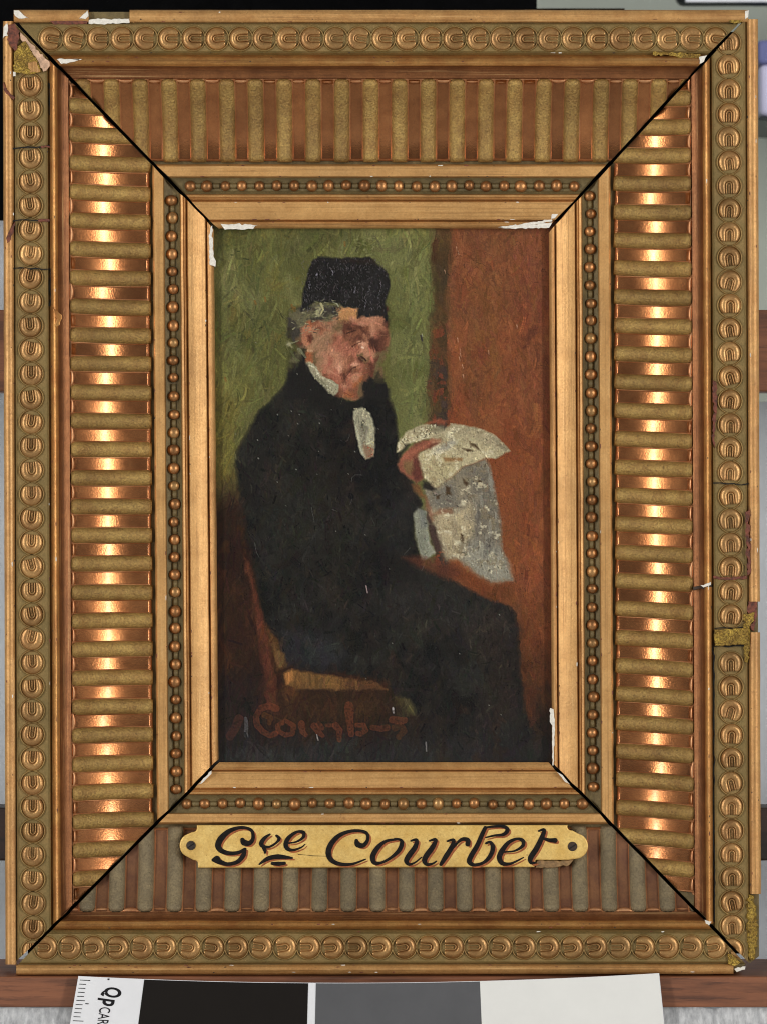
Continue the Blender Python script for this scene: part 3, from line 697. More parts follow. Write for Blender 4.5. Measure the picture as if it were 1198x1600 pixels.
# ------------------------------------------------------------------ the oil painting, stroke by stroke
def paint_panel():
    """Lay the picture in with polygons of wet paint, then go over it with brush strokes.
    Returns sRGB colours (H,W,3), a paint relief (H,W) and the pixel window it covers."""
    X0, Y0, X1, Y1 = 326, 346, 872, 1202
    W, H = X1 - X0, Y1 - Y0
    rg = np.random.default_rng(7)
    yy, xx = np.mgrid[0:H, 0:W].astype(np.float32)
    xx += X0; yy += Y0

    def vnoise(cx, cy, seed=0):
        r = np.random.default_rng(seed)
        gw, gh = int(W / cx) + 3, int(H / cy) + 3
        g = r.random((gh, gw)).astype(np.float32)
        fx = (xx - X0) / cx; fy = (yy - Y0) / cy
        ix = fx.astype(int); iy = fy.astype(int)
        tx = fx - ix; ty = fy - iy
        tx = tx * tx * (3 - 2 * tx); ty = ty * ty * (3 - 2 * ty)
        a = g[iy, ix] * (1 - tx) + g[iy, ix + 1] * tx
        b = g[iy + 1, ix] * (1 - tx) + g[iy + 1, ix + 1] * tx
        return a * (1 - ty) + b * ty - 0.5

    def fbm(c, seed, asp=1.0, n=4):
        s = 0; amp = 1.0
        for k in range(n):
            s = s + amp * vnoise(max(c / 2 ** k, 1.2), max(c * asp / 2 ** k, 1.2), seed * 17 + k)
            amp *= 0.6
        return s

    impasto = fbm(6, 57)
    wob_x = fbm(16, 91) * 5; wob_y = fbm(16, 92) * 5

    def poly(pts, soft=1.5, wob=0.55):
        """soft mask of a polygon: signed distance to its outline, smoothed"""
        px = xx + wob_x * wob; py = yy + wob_y * wob
        p = np.array(pts, np.float32)
        x0, x1 = p[:, 0].min() - soft * 3 - 8, p[:, 0].max() + soft * 3 + 8
        y0, y1 = p[:, 1].min() - soft * 3 - 8, p[:, 1].max() + soft * 3 + 8
        sx0, sx1 = max(int(x0 - X0), 0), min(int(x1 - X0), W); sy0, sy1 = max(int(y0 - Y0), 0), min(int(y1 - Y0), H)
        m = np.zeros((H, W), np.float32)
        if sx1 <= sx0 or sy1 <= sy0: return m
        qx = px[sy0:sy1, sx0:sx1]; qy = py[sy0:sy1, sx0:sx1]
        ins = np.zeros(qx.shape, bool); d = np.full(qx.shape, 1e9, np.float32)
        n = len(p)
        for i in range(n):
            ax, ay = p[i]; bx, by = p[(i + 1) % n]
            ex, ey = bx - ax, by - ay
            L = ex * ex + ey * ey + 1e-9
            t = np.clip(((qx - ax) * ex + (qy - ay) * ey) / L, 0, 1)
            d = np.minimum(d, np.hypot(qx - ax - t * ex, qy - ay - t * ey))
            if ay != by:
                c = ((ay > qy) != (by > qy)) & (qx < (bx - ax) * (qy - ay) / (by - ay) + ax)
                ins ^= c
        sd = np.where(ins, d, -d)
        m[sy0:sy1, sx0:sx1] = np.clip(0.5 + sd / (2 * soft), 0, 1)
        return m

    C = np.zeros((H, W, 3), np.float32)
    hgt = np.zeros((H, W), np.float32)

    def lay(mask, col, a=1.0, var=0.0, seed=1, relief=0.0):
        nonlocal C, hgt
        col = np.array(col, np.float32)
        f = col[None, None] * (1 + var * fbm(30, seed)[..., None]) if var else col[None, None]
        m = (mask * a)[..., None]
        C = C * (1 - m) + f * m
        if relief: hgt = hgt + mask * relief * (0.7 + impasto)

    def ramp(v, a, b): return np.clip((v - a) / (b - a), 0, 1)
    one = np.ones((H, W), np.float32)
    # ---- ground: green wall, dark jamb, red-brown door
    lay(one, (87, 86, 47), var=.14)
    lay(1 - ramp(yy, 350, 440), (82, 84, 46), .45)
    lay(ramp(fbm(120, 5), .05, .35), (102, 102, 62), .6)
    lay(ramp(fbm(90, 6), .1, .4), (80, 80, 44), .6)
    lay(ramp(xx, 585, 640) * (1 - ramp(xx, 655, 690)), (106, 107, 64), .75)
    lay((1 - ramp(np.abs(yy - 375), 5, 40)) * ramp(xx, 560, 600), (96, 100, 58), .5)
    lay((1 - ramp(xx, 338, 400)) * ramp(yy, 540, 640) * (1 - ramp(yy, 740, 800)), (112, 96, 40), .6, .1)
    lay((1 - ramp(xx, 338, 352)), (74, 72, 34), .6)
    lay((1 - ramp(xx, 335, 420)) * (1 - ramp(yy, 350, 400)), (62, 62, 34), .6)
    lay(ramp(yy + fbm(40, 8) * 40, 745, 800) * (1 - ramp(xx, 600, 660)), (42, 25, 16), 1.0, .25, 3)
    lay(ramp(fbm(24, 9), .12, .5) * ramp(yy, 780, 820) * (1 - ramp(xx, 430, 450)), (72, 42, 18), .5)
    lay(ramp(fbm(46, 41, 1.6), .1, .5) * (1 - ramp(yy, 740, 800)), (114, 108, 58), .55)
    lay(ramp(fbm(36, 42, 1.8), .12, .5) * (1 - ramp(yy, 700, 780)), (118, 116, 74), .5)
    lay(ramp(fbm(28, 43, 1.4), .15, .5) * (1 - ramp(yy, 740, 800)), (72, 74, 36), .5)
    lay(ramp(fbm(20, 44), .25, .6) * (1 - ramp(xx, 500, 560)) * (1 - ramp(yy, 740, 800)), (104, 84, 38), .45)
    door = ramp(xx + fbm(18, 11, 5) * 8, 696, 708)
    jamb = ramp(xx + fbm(14, 10, 3) * 10, 668, 679)
    lay(jamb, (76, 56, 33), 1, .2, 4)
    lay(jamb * ramp(yy, 400, 440) * ramp(fbm(40, 12, 2), -.1, .3), (58, 48, 33), .8)
    lay(jamb * ramp(yy, 555, 575) * ramp(fbm(16, 13), -.15, .15), (56, 46, 42), .75)
    lay(jamb * ramp(fbm(11, 14), .12, .35) * ramp(yy, 500, 520), (112, 58, 38), .8)
    lay(door, (120, 69, 42), 1, .12, 5)
    lay(door * (1 - ramp(np.abs(xx - 720), 6, 26)), (126, 72, 43), .6)
    lay(door * (1 - ramp(np.abs(xx - 765), 8, 60)) * ramp(fbm(60, 16, 2), -.2, .3) * (1 - ramp(yy, 560, 640)), (112, 72, 40), .7)
    lay(door * ramp(xx, 790, 850) * ramp(fbm(70, 17, 2), -.3, .3), (106, 60, 40), .8)
    lay(door * ramp(fbm(44, 45, 2.2), .1, .5), (98, 64, 41), .6)
    lay(door * ramp(fbm(34, 46, 2.5), .15, .5) * (1 - ramp(yy, 860, 960)), (128, 82, 50), .5)
    lay(door * ramp(fbm(26, 47, 2), .2, .55), (108, 52, 32), .5)
    lay(door * ramp(yy, 620, 740) * (1 - ramp(yy, 860, 960)), (126, 68, 36), .45)
    lay(door * (1 - ramp(yy, 380, 560)), (108, 66, 44), .35)
    lay(door * ramp(xx, 846, 856), (88, 48, 28), .6)
    lay(door * ramp(yy, 640, 700) * ramp(fbm(50, 18, 2), -.2, .3), (117, 64, 37), .8)
    lay(door * ramp(yy + fbm(50, 19) * 60, 900, 1000), (98, 54, 28), .8, .15)
    lay(door * ramp(yy + fbm(40, 20) * 80, 980, 1110), (62, 38, 22), .85, .2)
    lay(ramp(yy + fbm(40, 21) * 50, 1075, 1120) * ramp(xx, 560, 640), (38, 28, 22), .95, .25)
    # ---- the sitter: trousers and coat
    body = [(481, 572), (455, 590), (430, 620), (400, 650), (384, 680), (370, 705), (366, 725), (372, 755), (380, 800), (388, 850),
            (397, 885), (405, 925), (413, 968), (426, 985), (436, 1006), (447, 1030), (470, 1046), (520, 1048), (575, 1056), (606, 1066),
            (612, 1085), (640, 1092), (655, 1130), (658, 1165), (760, 1172), (832, 1160), (826, 1143), (820, 1108), (812, 1050), (810, 1006),
            (805, 962), (792, 945), (737, 926), (697, 903), (660, 884), (655, 866), (644, 830), (645, 807), (657, 787), (651, 771),
            (644, 753), (624, 728), (622, 695), (619, 663), (611, 631), (595, 604), (575, 598), (566, 622), (550, 630), (528, 622)]
    bm = poly(body, 4)
    lay(bm, (25, 23, 20), 1, .3, 6)
    lay(bm * ramp(fbm(60, 22), .0, .4), (40, 39, 34), .7)
    lay(bm * ramp(fbm(45, 23), .08, .45) * ramp(xx, 470, 560), (42, 33, 27), .6)
    lay(bm * ramp(fbm(50, 24), .1, .4), (19, 18, 16), .85)
    lay(poly([(430, 640), (450, 700), (500, 760), (560, 800), (540, 880), (460, 880), (400, 800), (390, 720)], 40), (39, 37, 31), .6)
    lay(poly([(535, 640), (560, 690), (560, 760), (590, 800), (640, 790), (620, 720), (605, 640), (580, 620)], 12), (21, 20, 19), .6)
    lay(poly([(548, 655), (556, 655), (552, 700), (540, 690)], 4), (48, 34, 28), .6)
    lay(poly([(560, 930), (600, 905), (700, 915), (790, 950), (800, 985), (740, 1000), (640, 980)], 22), (43, 40, 37), .6)
    lay(poly([(740, 960), (800, 950), (808, 1040), (800, 1130), (755, 1120)], 16), (48, 38, 31), .55)
    lay(poly([(440, 985), (500, 990), (560, 1030), (500, 1046), (452, 1036)], 12), (42, 43, 47), .7)
    lay(poly([(640, 760), (655, 790), (646, 850), (600, 880), (598, 800)], 10), (40, 39, 38), .5)
    lay(poly([(590, 870), (602, 905), (600, 940), (585, 900)], 5), (18, 18, 18), .7)
    lay(bm * ramp(fbm(18, 81), .15, .5), (44, 42, 36), .38)
    lay(bm * ramp(fbm(14, 82), .2, .5), (18, 17, 16), .45)
    lay(bm * ramp(fbm(22, 83), .25, .6), (50, 39, 30), .4)
    # ---- chair
    lay(poly([(381, 868), (392, 884), (402, 930), (412, 968), (420, 1010), (430, 1060), (434, 1110), (418, 1112), (412, 1060), (402, 985), (392, 920), (383, 890)], 3), (84, 45, 30), .9, .2, 9, .3)
    lay(poly([(412, 972), (424, 985), (438, 1020), (447, 1040), (434, 1046), (424, 1010)], 4), (92, 66, 36), .8, .3)
    lay(poly([(428, 1015), (446, 1022), (448, 1038), (434, 1040)], 3), (108, 78, 46), .7)
    lay(poly([(442, 1052), (458, 1047), (500, 1053), (540, 1060), (590, 1068), (606, 1077), (560, 1078), (500, 1077), (462, 1078), (446, 1070)], 3), (120, 86, 46), .9, .25, 10, .5)
    lay(poly([(530, 1058), (606, 1070), (606, 1079), (545, 1080)], 7), (70, 44, 28), .75)
    lay(poly([(444, 1050), (456, 1047), (460, 1062), (448, 1070)], 2.5), (158, 106, 58), .8)
    lay(poly([(436, 1082), (590, 1084), (610, 1100), (600, 1132), (440, 1134)], 14), (50, 33, 19), .8, .5, 12)
    lay(poly([(440, 1068), (466, 1080), (470, 1092), (446, 1096)], 4), (96, 56, 30), .6)
    lay(poly([(330, 1060), (408, 1050), (414, 1110), (420, 1180), (330, 1185)], 14), (30, 23, 21), .8)
    lay(ramp(yy + fbm(30, 26) * 24, 1128, 1172), (32, 30, 29), .85, .25)
    lay(ramp(yy + fbm(20, 27) * 16, 1155, 1182) * (1 - ramp(xx, 640, 860) * .6), (46, 46, 45), .55, .3)
    lay(ramp(fbm(30, 28), .1, .4) * ramp(yy, 1085, 1110) * ramp(xx, 660, 720), (46, 30, 20), .6)
    lay(poly([(822, 1075), (832, 1072), (836, 1130), (826, 1136)], 4), (78, 40, 24), .5)
    # ---- hair, face, hat
    hair = [(468, 484), (500, 474), (534, 478), (530, 494), (514, 506), (492, 514), (478, 524), (478, 546), (490, 566), (480, 572), (464, 560), (452, 540), (447, 522), (452, 500)]
    lay(poly(hair, 3), (92, 88, 66), 1, .35, 13, .4)
    lay(poly([(450, 510), (470, 506), (474, 530), (456, 532)], 4), (62, 58, 52), .75)
    lay(poly([(455, 538), (474, 534), (480, 560), (464, 562)], 4), (70, 72, 52), .7)
    face = [(530, 494), (536, 484), (547, 479), (558, 484), (566, 494), (600, 493), (602, 518), (609, 528), (604, 545), (592, 560), (587, 572), (582, 586), (572, 602),
            (568, 616), (554, 627), (540, 623), (530, 612), (526, 603), (505, 588), (488, 572), (484, 556), (476, 542), (474, 520), (484, 510), (512, 506)]
    lay(poly(face, 2), (150, 98, 74), 1, .12, 14, .4)
    c3 = lambda pts: [(440 + a / 5.99, 390 + b / 5.99) for a, b in pts]
    # tonal study of the head, laid wet-in-wet on an 8 unit grid
    PAL = dict(g=(92, 90, 48), G=(70, 69, 37), d=(52, 47, 33), k=(29, 27, 25), h=(96, 90, 66), H=(150, 143, 108), j=(60, 55, 47), s=(150, 101, 76), S=(170, 119, 92), T=(204, 150, 120),
               p=(154, 96, 75), r=(120, 76, 55), b=(92, 56, 42), n=(68, 41, 32), y=(172, 124, 80), t=(142, 107, 80), o=(148, 88, 56), e=(170, 112, 82), w=(168, 160, 130), m=(104, 82, 57))
    ROWS = ["ggGkkkjhhjkkkkkkkkkkgg", "ggGjkkjHjjkyyyykkkkknG", "gGhhhhhHjhjyyyykkkkkkg", "gjhhhhjjhhsyySSsSSSskG", "GjjhhorststmbbpSsSssnG", "gdjjeesrstmmbnbbrSssrG",
            "GdjjebtsttstbrrrbSpbbm", "gGjmenttttrprrbbsnnbrm", "GHGbSttttsppprrTSbnbrm", "gGGhdytttSSppppSSpnbmg", "gGdhdomtSSSSpppmSSmmgg", "gGhdkomtSpSSsrpnmpbmgg",
            "gGdkkwmtSpSTspTprbmggg", "gdkkkwwtpSpTrbrprbmmgg", "gkkkkkwwrpppbpSsrbdmgg", "kkkkkkkwwrppbpSorkddgg", "kkkkkkkkwwrpSpomkkkkkg", "kkkkkkkkkwbrprrmkkkkkk", "kkkkkkkkkkbroormkkkkkk", "kkkkkkkkkkkkmmmkkkkkkk"]
    G_ = np.array([[PAL[ch] for ch in row] for row in ROWS], np.float32)
    fx = np.clip((xx + wob_x * .6 + fbm(9, 93) * 4.5 - 444) / 8, 0, 20.99); fy = np.clip((yy + wob_y * .6 + fbm(9, 94) * 4.5 - 474) / 8, 0, 18.99)
    ix, iy = fx.astype(int), fy.astype(int); tx = (fx - ix)[..., None]; ty = (fy - iy)[..., None]
    tx = tx * tx * (3 - 2 * tx); ty = ty * ty * (3 - 2 * ty)
    study = (G_[iy, ix] * (1 - tx) + G_[iy, ix + 1] * tx) * (1 - ty) + (G_[iy + 1, ix] * (1 - tx) + G_[iy + 1, ix + 1] * tx) * ty
    box = np.clip((xx - 444) / 8, 0, 1) * np.clip((612 - xx) / 8, 0, 1) * np.clip((yy - 476) / 6, 0, 1) * np.clip((626 - yy) / 6, 0, 1)
    lay(box, (0, 0, 0), 0); C = C * (1 - box[..., None]) + study * box[..., None]
    lay(poly(c3([(195, 770), (230, 725), (275, 730), (285, 800), (265, 890), (225, 900), (195, 860)]), 2), (170, 110, 82), .8, .15, 15, .4)
    lay(poly(c3([(250, 800), (285, 800), (270, 870), (245, 860)]), 2), (84, 44, 32), .9)
    lay(poly(c3([(225, 900), (300, 900), (320, 950), (270, 970)]), 2.5), (160, 120, 90), .8)
    hat = [(480, 432), (487, 408), (497, 401), (520, 402), (548, 403), (578, 402), (587, 412), (600, 418), (607, 428), (609, 445), (604, 465), (603, 490),
           (588, 494), (572, 494), (561, 481), (548, 478), (536, 481), (528, 474), (512, 474), (496, 472), (482, 480), (470, 486), (472, 465)]
    lay(poly(hat, 2), (29, 27, 25), 1, .2, 16, .5)
    lay(poly(hat, 5) * ramp(fbm(12, 30), .1, .4), (42, 40, 40), .6)
    lay(poly(c3([(560, 90), (860, 90), (880, 140), (700, 130), (560, 110)]), 3), (40, 32, 27), .8)
    lay(poly(c3([(890, 170), (930, 180), (900, 330), (850, 600), (820, 600), (850, 350)]), 3), (38, 36, 36), .7)
    # collar and neck-cloth
    lay(poly(c3([(240, 1075), (300, 1078), (375, 1170), (470, 1228), (540, 1270), (530, 1330), (485, 1370), (420, 1325), (335, 1235), (265, 1150)]), 1.6), (150, 142, 116), 1, .15, 17, 1.0)
    lay(poly(c3([(290, 1160), (340, 1180), (430, 1270), (430, 1320), (340, 1235)]), 2), (96, 92, 72), .75)
    lay(poly(c3([(180, 1040), (250, 1080), (430, 1330), (540, 1390), (640, 1430), (760, 1400), (640, 1500), (300, 1500), (120, 1200)]), 3), (28, 26, 23), .9)
    lay(poly(c3([(250, 1082), (300, 1085), (372, 1172), (470, 1232), (535, 1272), (525, 1328), (485, 1362), (425, 1318), (340, 1228), (270, 1150)]), 1.6), (152, 145, 118), .95, .2, 18, .6)
    lay(poly(c3([(300, 1180), (345, 1190), (430, 1275), (425, 1310), (350, 1230)]), 2), (108, 104, 82), .7)
    c6 = lambda pts: [(330 + a * .2254, 600 + b * .2254) for a, b in pts]
    crav = c6([(985, 185), (1010, 172), (1050, 165), (1105, 205), (1140, 300), (1136, 440), (1122, 500), (1070, 522), (1040, 480), (1000, 360), (988, 260)])
    lay(poly(crav, 1.8), (150, 145, 120), 1, .15, 19, 1.0)
    lay(poly(c6([(1040, 270), (1090, 300), (1060, 440), (1040, 400), (1020, 300)]), 2.5), (104, 100, 84), .7)
    lay(poly(c6([(1060, 420), (1125, 430), (1120, 505), (1070, 515)]), 2.5), (122, 88, 66), .75)
    # ---- the sheet in his hands
    c4 = lambda pts: [(610 + a * .175, 640 + b * .175) for a, b in pts]
    grey = c4([(850, 440), (890, 520), (920, 700), (955, 900), (985, 1100), (1000, 1250), (1050, 1400), (1085, 1520), (980, 1540), (900, 1538), (790, 1490), (690, 1380),
               (600, 1335), (500, 1330), (455, 1230), (420, 1130), (380, 1000), (335, 900), (320, 800), (300, 690), (400, 700), (540, 600), (640, 520), (770, 470)])
    lay(poly(grey, 3.5), (119, 111, 95), 1, .12, 20, .8)
    lay(poly(c4([(340, 900), (600, 900), (720, 820), (750, 1000), (720, 1200), (680, 1330), (500, 1330), (430, 1150)]), 7), (172, 156, 122), .9, .10, 21, .4)
    lay(poly(c4([(620, 1200), (760, 1150), (960, 1240), (1050, 1400), (1080, 1520), (900, 1535), (780, 1480), (640, 1340)]), 8), (141, 137, 121), .85)
    lay(poly(c4([(720, 560), (850, 520), (910, 720), (950, 960), (900, 1200), (800, 1150), (740, 900)]), 8), (106, 99, 86), .75)
    lay(poly(c4([(390, 720), (560, 640), (610, 740), (560, 880), (430, 890), (370, 800)]), 4), (110, 104, 92), .85)
    lay(poly(c4([(440, 890), (560, 880), (560, 930), (450, 940), (370, 940)]), 2.5), (124, 82, 60), .65)
    lay(poly(c4([(310, 760), (360, 860), (390, 980), (360, 1000), (300, 880)]), 3), (122, 74, 54), .6)
    lay(poly(c4([(545, 600), (700, 600), (700, 760), (600, 800)]), 6), (134, 122, 98), .6)
    lay(poly(c4([(330, 900), (400, 1090), (450, 1250), (400, 1280), (350, 1150), (310, 960)]), 2.5), (66, 50, 44), .9)
    lay(poly(c4([(200, 930), (240, 880), (305, 900), (330, 1050), (350, 1180), (405, 1285), (330, 1330), (275, 1342), (245, 1230), (215, 1080)]), 2), (134, 134, 116), 1, .15, 22, .8)
    lay(poly(c4([(235, 880), (310, 880), (325, 1040), (280, 1050)]), 4), (98, 99, 94), .7)
    flap = c4([(55, 385), (65, 290), (130, 200), (230, 148), (340, 128), (480, 185), (530, 128), (660, 138), (790, 168), (900, 218), (1000, 300), (1068, 372), (1010, 395), (930, 435),
               (850, 432), (770, 470), (640, 520), (540, 600), (400, 695), (300, 620), (240, 480), (230, 400), (330, 340), (430, 290), (330, 258), (230, 285), (140, 310), (85, 375)])
    lay(poly(flap, 1.8), (172, 160, 126), 1, .12, 23, 1.2)
    lay(poly(c4([(560, 140), (780, 175), (900, 230), (1020, 350), (900, 330), (700, 240), (560, 220)]), 5), (148, 136, 108), .7)
    lay(poly(c4([(870, 210), (980, 290), (1060, 370), (1000, 370), (920, 290)]), 3), (120, 112, 92), .6)
    lay(poly(c4([(240, 400), (470, 350), (640, 520), (430, 680), (300, 620)]), 7), (170, 156, 116), .6)
    lay(poly(c4([(380, 340), (560, 270), (590, 300), (450, 390), (370, 400)]), 3), (140, 138, 130), .6)
    lay(poly(c4([(470, 430), (640, 430), (630, 460), (480, 470)]), 2), (128, 90, 54), .75)
    lay(poly(c4([(330, 150), (480, 150), (490, 200), (400, 205), (350, 190)]), 3), (116, 110, 88), .8)
    for q in ([(700, 280), (760, 320), (800, 365), (770, 355), (720, 320)], [(640, 340), (700, 345), (730, 375), (680, 370)], [(640, 620), (690, 660), (680, 690), (645, 660)],
              [(480, 690), (530, 700), (540, 760), (490, 770)], [(780, 620), (815, 640), (810, 690), (785, 680)], [(410, 770), (450, 760), (440, 800), (415, 800)], [(620, 1110), (650, 1120), (645, 1190), (620, 1160)]):
        lay(poly(c4(q), 1.8), (66, 50, 33), .9)
    for q in ([(470, 210), (530, 215), (580, 290), (520, 270)], [(630, 810), (680, 805), (660, 850), (635, 850)], [(570, 1160), (620, 1170), (610, 1215), (575, 1210)], [(440, 1050), (530, 1080), (520, 1100), (450, 1090)]):
        lay(poly(c4(q), 2), (200, 190, 158), .9, 0, 1, .8)
    pm = np.maximum(poly(grey, 2), poly(flap, 2))
    lay(pm * ramp(fbm(13, 71), .15, .5), (124, 108, 80), .4)
    lay(pm * ramp(fbm(9, 72), .2, .55), (208, 198, 166), .7)
    lay(pm * ramp(fbm(10, 73), .3, .6), (96, 80, 58), .4)
    lay(poly(grey, 2) * (1 - poly(flap, 2)) * ramp(fbm(14, 74, 3), .1, .45) * ramp(xx, 700, 730), (84, 80, 74), .5)
    lay(poly(grey, 2) * ramp(fbm(8, 75, 5), .2, .5) * ramp(xx, 720, 750), (150, 146, 132), .5)
    # hands
    hand = c4([(65, 490), (80, 430), (130, 370), (210, 300), (290, 270), (370, 262), (440, 270), (400, 300), (330, 345), (255, 372), (232, 420), (245, 520), (290, 620), (235, 652), (150, 600), (80, 545)])
    lay(poly(hand, 2.5), (140, 84, 64), 1, .25, 24, .6)
    lay(poly(c4([(90, 440), (150, 380), (240, 330), (330, 300), (300, 340), (180, 400), (110, 480)]), 3), (160, 98, 74), .7)
    lay(poly(c4([(350, 270), (430, 268), (460, 290), (380, 320)]), 3), (168, 132, 100), .6)
    lay(poly(c4([(110, 470), (190, 450), (215, 520), (190, 580), (130, 560)]), 3), (116, 92, 60), .85)
    lay(poly(c4([(200, 420), (240, 430), (290, 620), (230, 650), (190, 560)]), 3), (84, 46, 38), .8)
    lay(poly(c4([(330, 320), (400, 290), (420, 300), (350, 350)]), 2), (96, 54, 42), .7)
    lay(poly(c4([(300, 130), (350, 100), (430, 82), (490, 105), (485, 140), (420, 135), (370, 128)]), 2.5), (138, 76, 54), .8)
    lay(poly(c4([(190, 670), (260, 670), (300, 760), (320, 800), (260, 780), (210, 720)]), 3), (112, 72, 44), .8)
    lay(poly(c4([(290, 640), (350, 650), (405, 705), (370, 720), (290, 700)]), 2.5), (36, 32, 29), .9)
    lay(poly(c4([(70, 400), (130, 310), (160, 310), (90, 410), (60, 460)]), 2.5), (34, 30, 26), .8)
    lay(poly([(628, 872), (655, 868), (690, 880), (715, 885), (735, 902), (700, 905), (660, 890)], 5), (84, 46, 32), .8)
    lay(poly([(726, 890), (744, 900), (770, 916), (798, 912), (800, 945), (770, 938), (736, 922), (715, 902)], 5), (104, 56, 30), .8)
    # ---- brushwork: go over everything with small strokes taken from the lay-in
    for q in range(1500):
        cx, cy = rg.uniform(X0 + 4, X1 - 4), rg.uniform(Y0 + 4, Y1 - 4)
        jx, jy = int(cx - X0), int(cy - Y0)
        if (440 < cx < 630 and 395 < cy < 640) or (615 < cx < 805 and 645 < cy < 925): continue
        L = rg.uniform(12, 34); wd = rg.uniform(3, 7); r = int(L + 4)
        ang = rg.normal(1.57, .55) if cx > 676 else rg.normal(1.8, .55)
        x0, x1 = max(jx - r, 0), min(jx + r + 1, W); y0, y1 = max(jy - r, 0), min(jy + r + 1, H)
        qx = xx[y0:y1, x0:x1] - cx; qy = yy[y0:y1, x0:x1] - cy; ca, sa = math.cos(ang), math.sin(ang)
        u = qx * ca + qy * sa; v = -qx * sa + qy * ca + .006 * u * u * rg.normal()
        brs = .55 + .45 * np.cos(v * rg.uniform(1.6, 2.6) + q) * np.cos(v * 4.1 + u * .05)
        m = np.clip((L - np.abs(u)) / 6, 0, 1) * np.clip((wd - np.abs(v)) / 1.5, 0, 1) * brs
        dif = C[y0:y1, x0:x1] - C[jy, jx]; m = m * np.exp(-(dif * dif).sum(-1) / (24 * 24)) * rg.uniform(.35, .8)
        colr = C[jy, jx] * (1 + rg.normal(0, .13)) + rg.normal(0, 2.5, 3)
        C[y0:y1, x0:x1] = C[y0:y1, x0:x1] * (1 - m[..., None]) + colr * m[..., None]
        hgt[y0:y1, x0:x1] += m * .5
    base = C.copy()
    N = 15000
    sx = rg.uniform(X0 + 2, X1 - 3, N); sy = rg.uniform(Y0 + 2, Y1 - 3, N)
    for i in range(N):
        cx, cy = sx[i], sy[i]
        jx, jy = int(cx - X0), int(cy - Y0)
        infig = bm[jy, jx] > .5
        fine = (440 < cx < 630 and 395 < cy < 640) or (615 < cx < 805 and 645 < cy < 925)
        if fine:
            L = rg.uniform(3, 7); wd = rg.uniform(1.0, 2.2); ang = rg.uniform(0, math.pi); jit = .08
            if 470 < cx < 610 and 490 < cy < 630: ang = rg.normal(2.1, .4)
        elif False: pass
        elif cx > 676 and not infig:
            L = rg.uniform(5, 14); wd = rg.uniform(1.4, 3.6); ang = rg.normal(math.pi / 2, .5); jit = .08
            if rg.random() < .25: ang = rg.normal(0, .3); L *= .5
        elif infig:
            L = rg.uniform(3, 10); wd = rg.uniform(.9, 2.4); ang = rg.normal(math.pi / 2, .7); jit = .20
        else:
            L = rg.uniform(6, 20); wd = rg.uniform(1.2, 3.0); ang = rg.normal(1.75, .35) ; jit = .12
            if rg.random() < .3: ang = rg.uniform(0, math.pi)
        r = int(L + 3)
        x0, x1 = max(jx - r, 0), min(jx + r + 1, W); y0, y1 = max(jy - r, 0), min(jy + r + 1, H)
        qx = xx[y0:y1, x0:x1] - cx; qy = yy[y0:y1, x0:x1] - cy
        ca, sa = math.cos(ang), math.sin(ang)
        u = qx * ca + qy * sa; v = -qx * sa + qy * ca + 0.02 * u * u * rg.normal(0, .5)
        m = np.clip((L - np.abs(u)) / 3, 0, 1) * np.clip((wd - np.abs(v)) / .9, 0, 1)
        col = base[jy, jx] * (1 + rg.normal(0, jit)) + rg.normal(0, 2.0, 3)
        a = rg.uniform(.3, .8)
        dif = base[y0:y1, x0:x1] - base[jy, jx]
        m = m * np.exp(-(dif * dif).sum(-1) / (26 * 26))
        mm = (m * a)[..., None]
        C[y0:y1, x0:x1] = C[y0:y1, x0:x1] * (1 - mm) + col * mm
        hgt[y0:y1, x0:x1] += m * (0.25 * np.cos(v * 2.4 + i) + .12) * a

    # ---- accents drawn one by one
    def dab(pts, w, col, a=.9, rel=.3):
        nonlocal C, hgt
        p = np.array(pts, np.float32); ws = np.linspace(w if np.isscalar(w) else w[0], w if np.isscalar(w) else w[1], len(p))
        x0, x1 = max(int(p[:, 0].min() - X0 - 8), 0), min(int(p[:, 0].max() - X0 + 9), W)
        y0, y1 = max(int(p[:, 1].min() - Y0 - 8), 0), min(int(p[:, 1].max() - Y0 + 9), H)
        if x1 <= x0 or y1 <= y0: return
        qx = xx[y0:y1, x0:x1] + wob_x[y0:y1, x0:x1] * .3; qy = yy[y0:y1, x0:x1] + wob_y[y0:y1, x0:x1] * .3
        m = np.zeros(qx.shape, np.float32)
        for i in range(len(p) - 1):
            (ax, ay), (bx, by) = p[i], p[i + 1]
            ex, ey = bx - ax, by - ay; LL = ex * ex + ey * ey + 1e-9
            t = np.clip(((qx - ax) * ex + (qy - ay) * ey) / LL, 0, 1)
            d = np.hypot(qx - ax - t * ex, qy - ay - t * ey)
            m = np.maximum(m, np.clip((ws[i] * (1 - t) + ws[i + 1] * t - d) / .9 + .3, 0, 1))
        tex = np.clip(1 + vn[y0:y1, x0:x1] * 1.1, 0, 1)
        m = m * tex * a
        C[y0:y1, x0:x1] = C[y0:y1, x0:x1] * (1 - m[..., None]) + np.array(col, np.float32) * m[..., None]
        hgt[y0:y1, x0:x1] += m * rel
    vn = vnoise(2.6, 2.6, 401)
    k3 = lambda *pts: c3(pts); k4 = lambda *pts: c4(pts)
    # face
    dab(k3((600, 790), (640, 775), (700, 755)), (1.2, .7), (58, 34, 26))
    dab(k3((660, 905), (700, 880), (745, 860)), (1.2, .8), (76, 42, 32))
    dab(k3((610, 945), (680, 905), (710, 880)), (.8, .8), (110, 64, 48), .7)
    dab(k3((560, 690), (620, 680), (660, 700)), (1.6, 1), (120, 84, 60), .7)
    dab(k3((748, 912), (764, 920)), (1.7, 1.0), (222, 184, 156), .9, 1)
    dab(k3((815, 900), (830, 980), (845, 1030)), (1.8, 1.5), (186, 112, 90), .8)
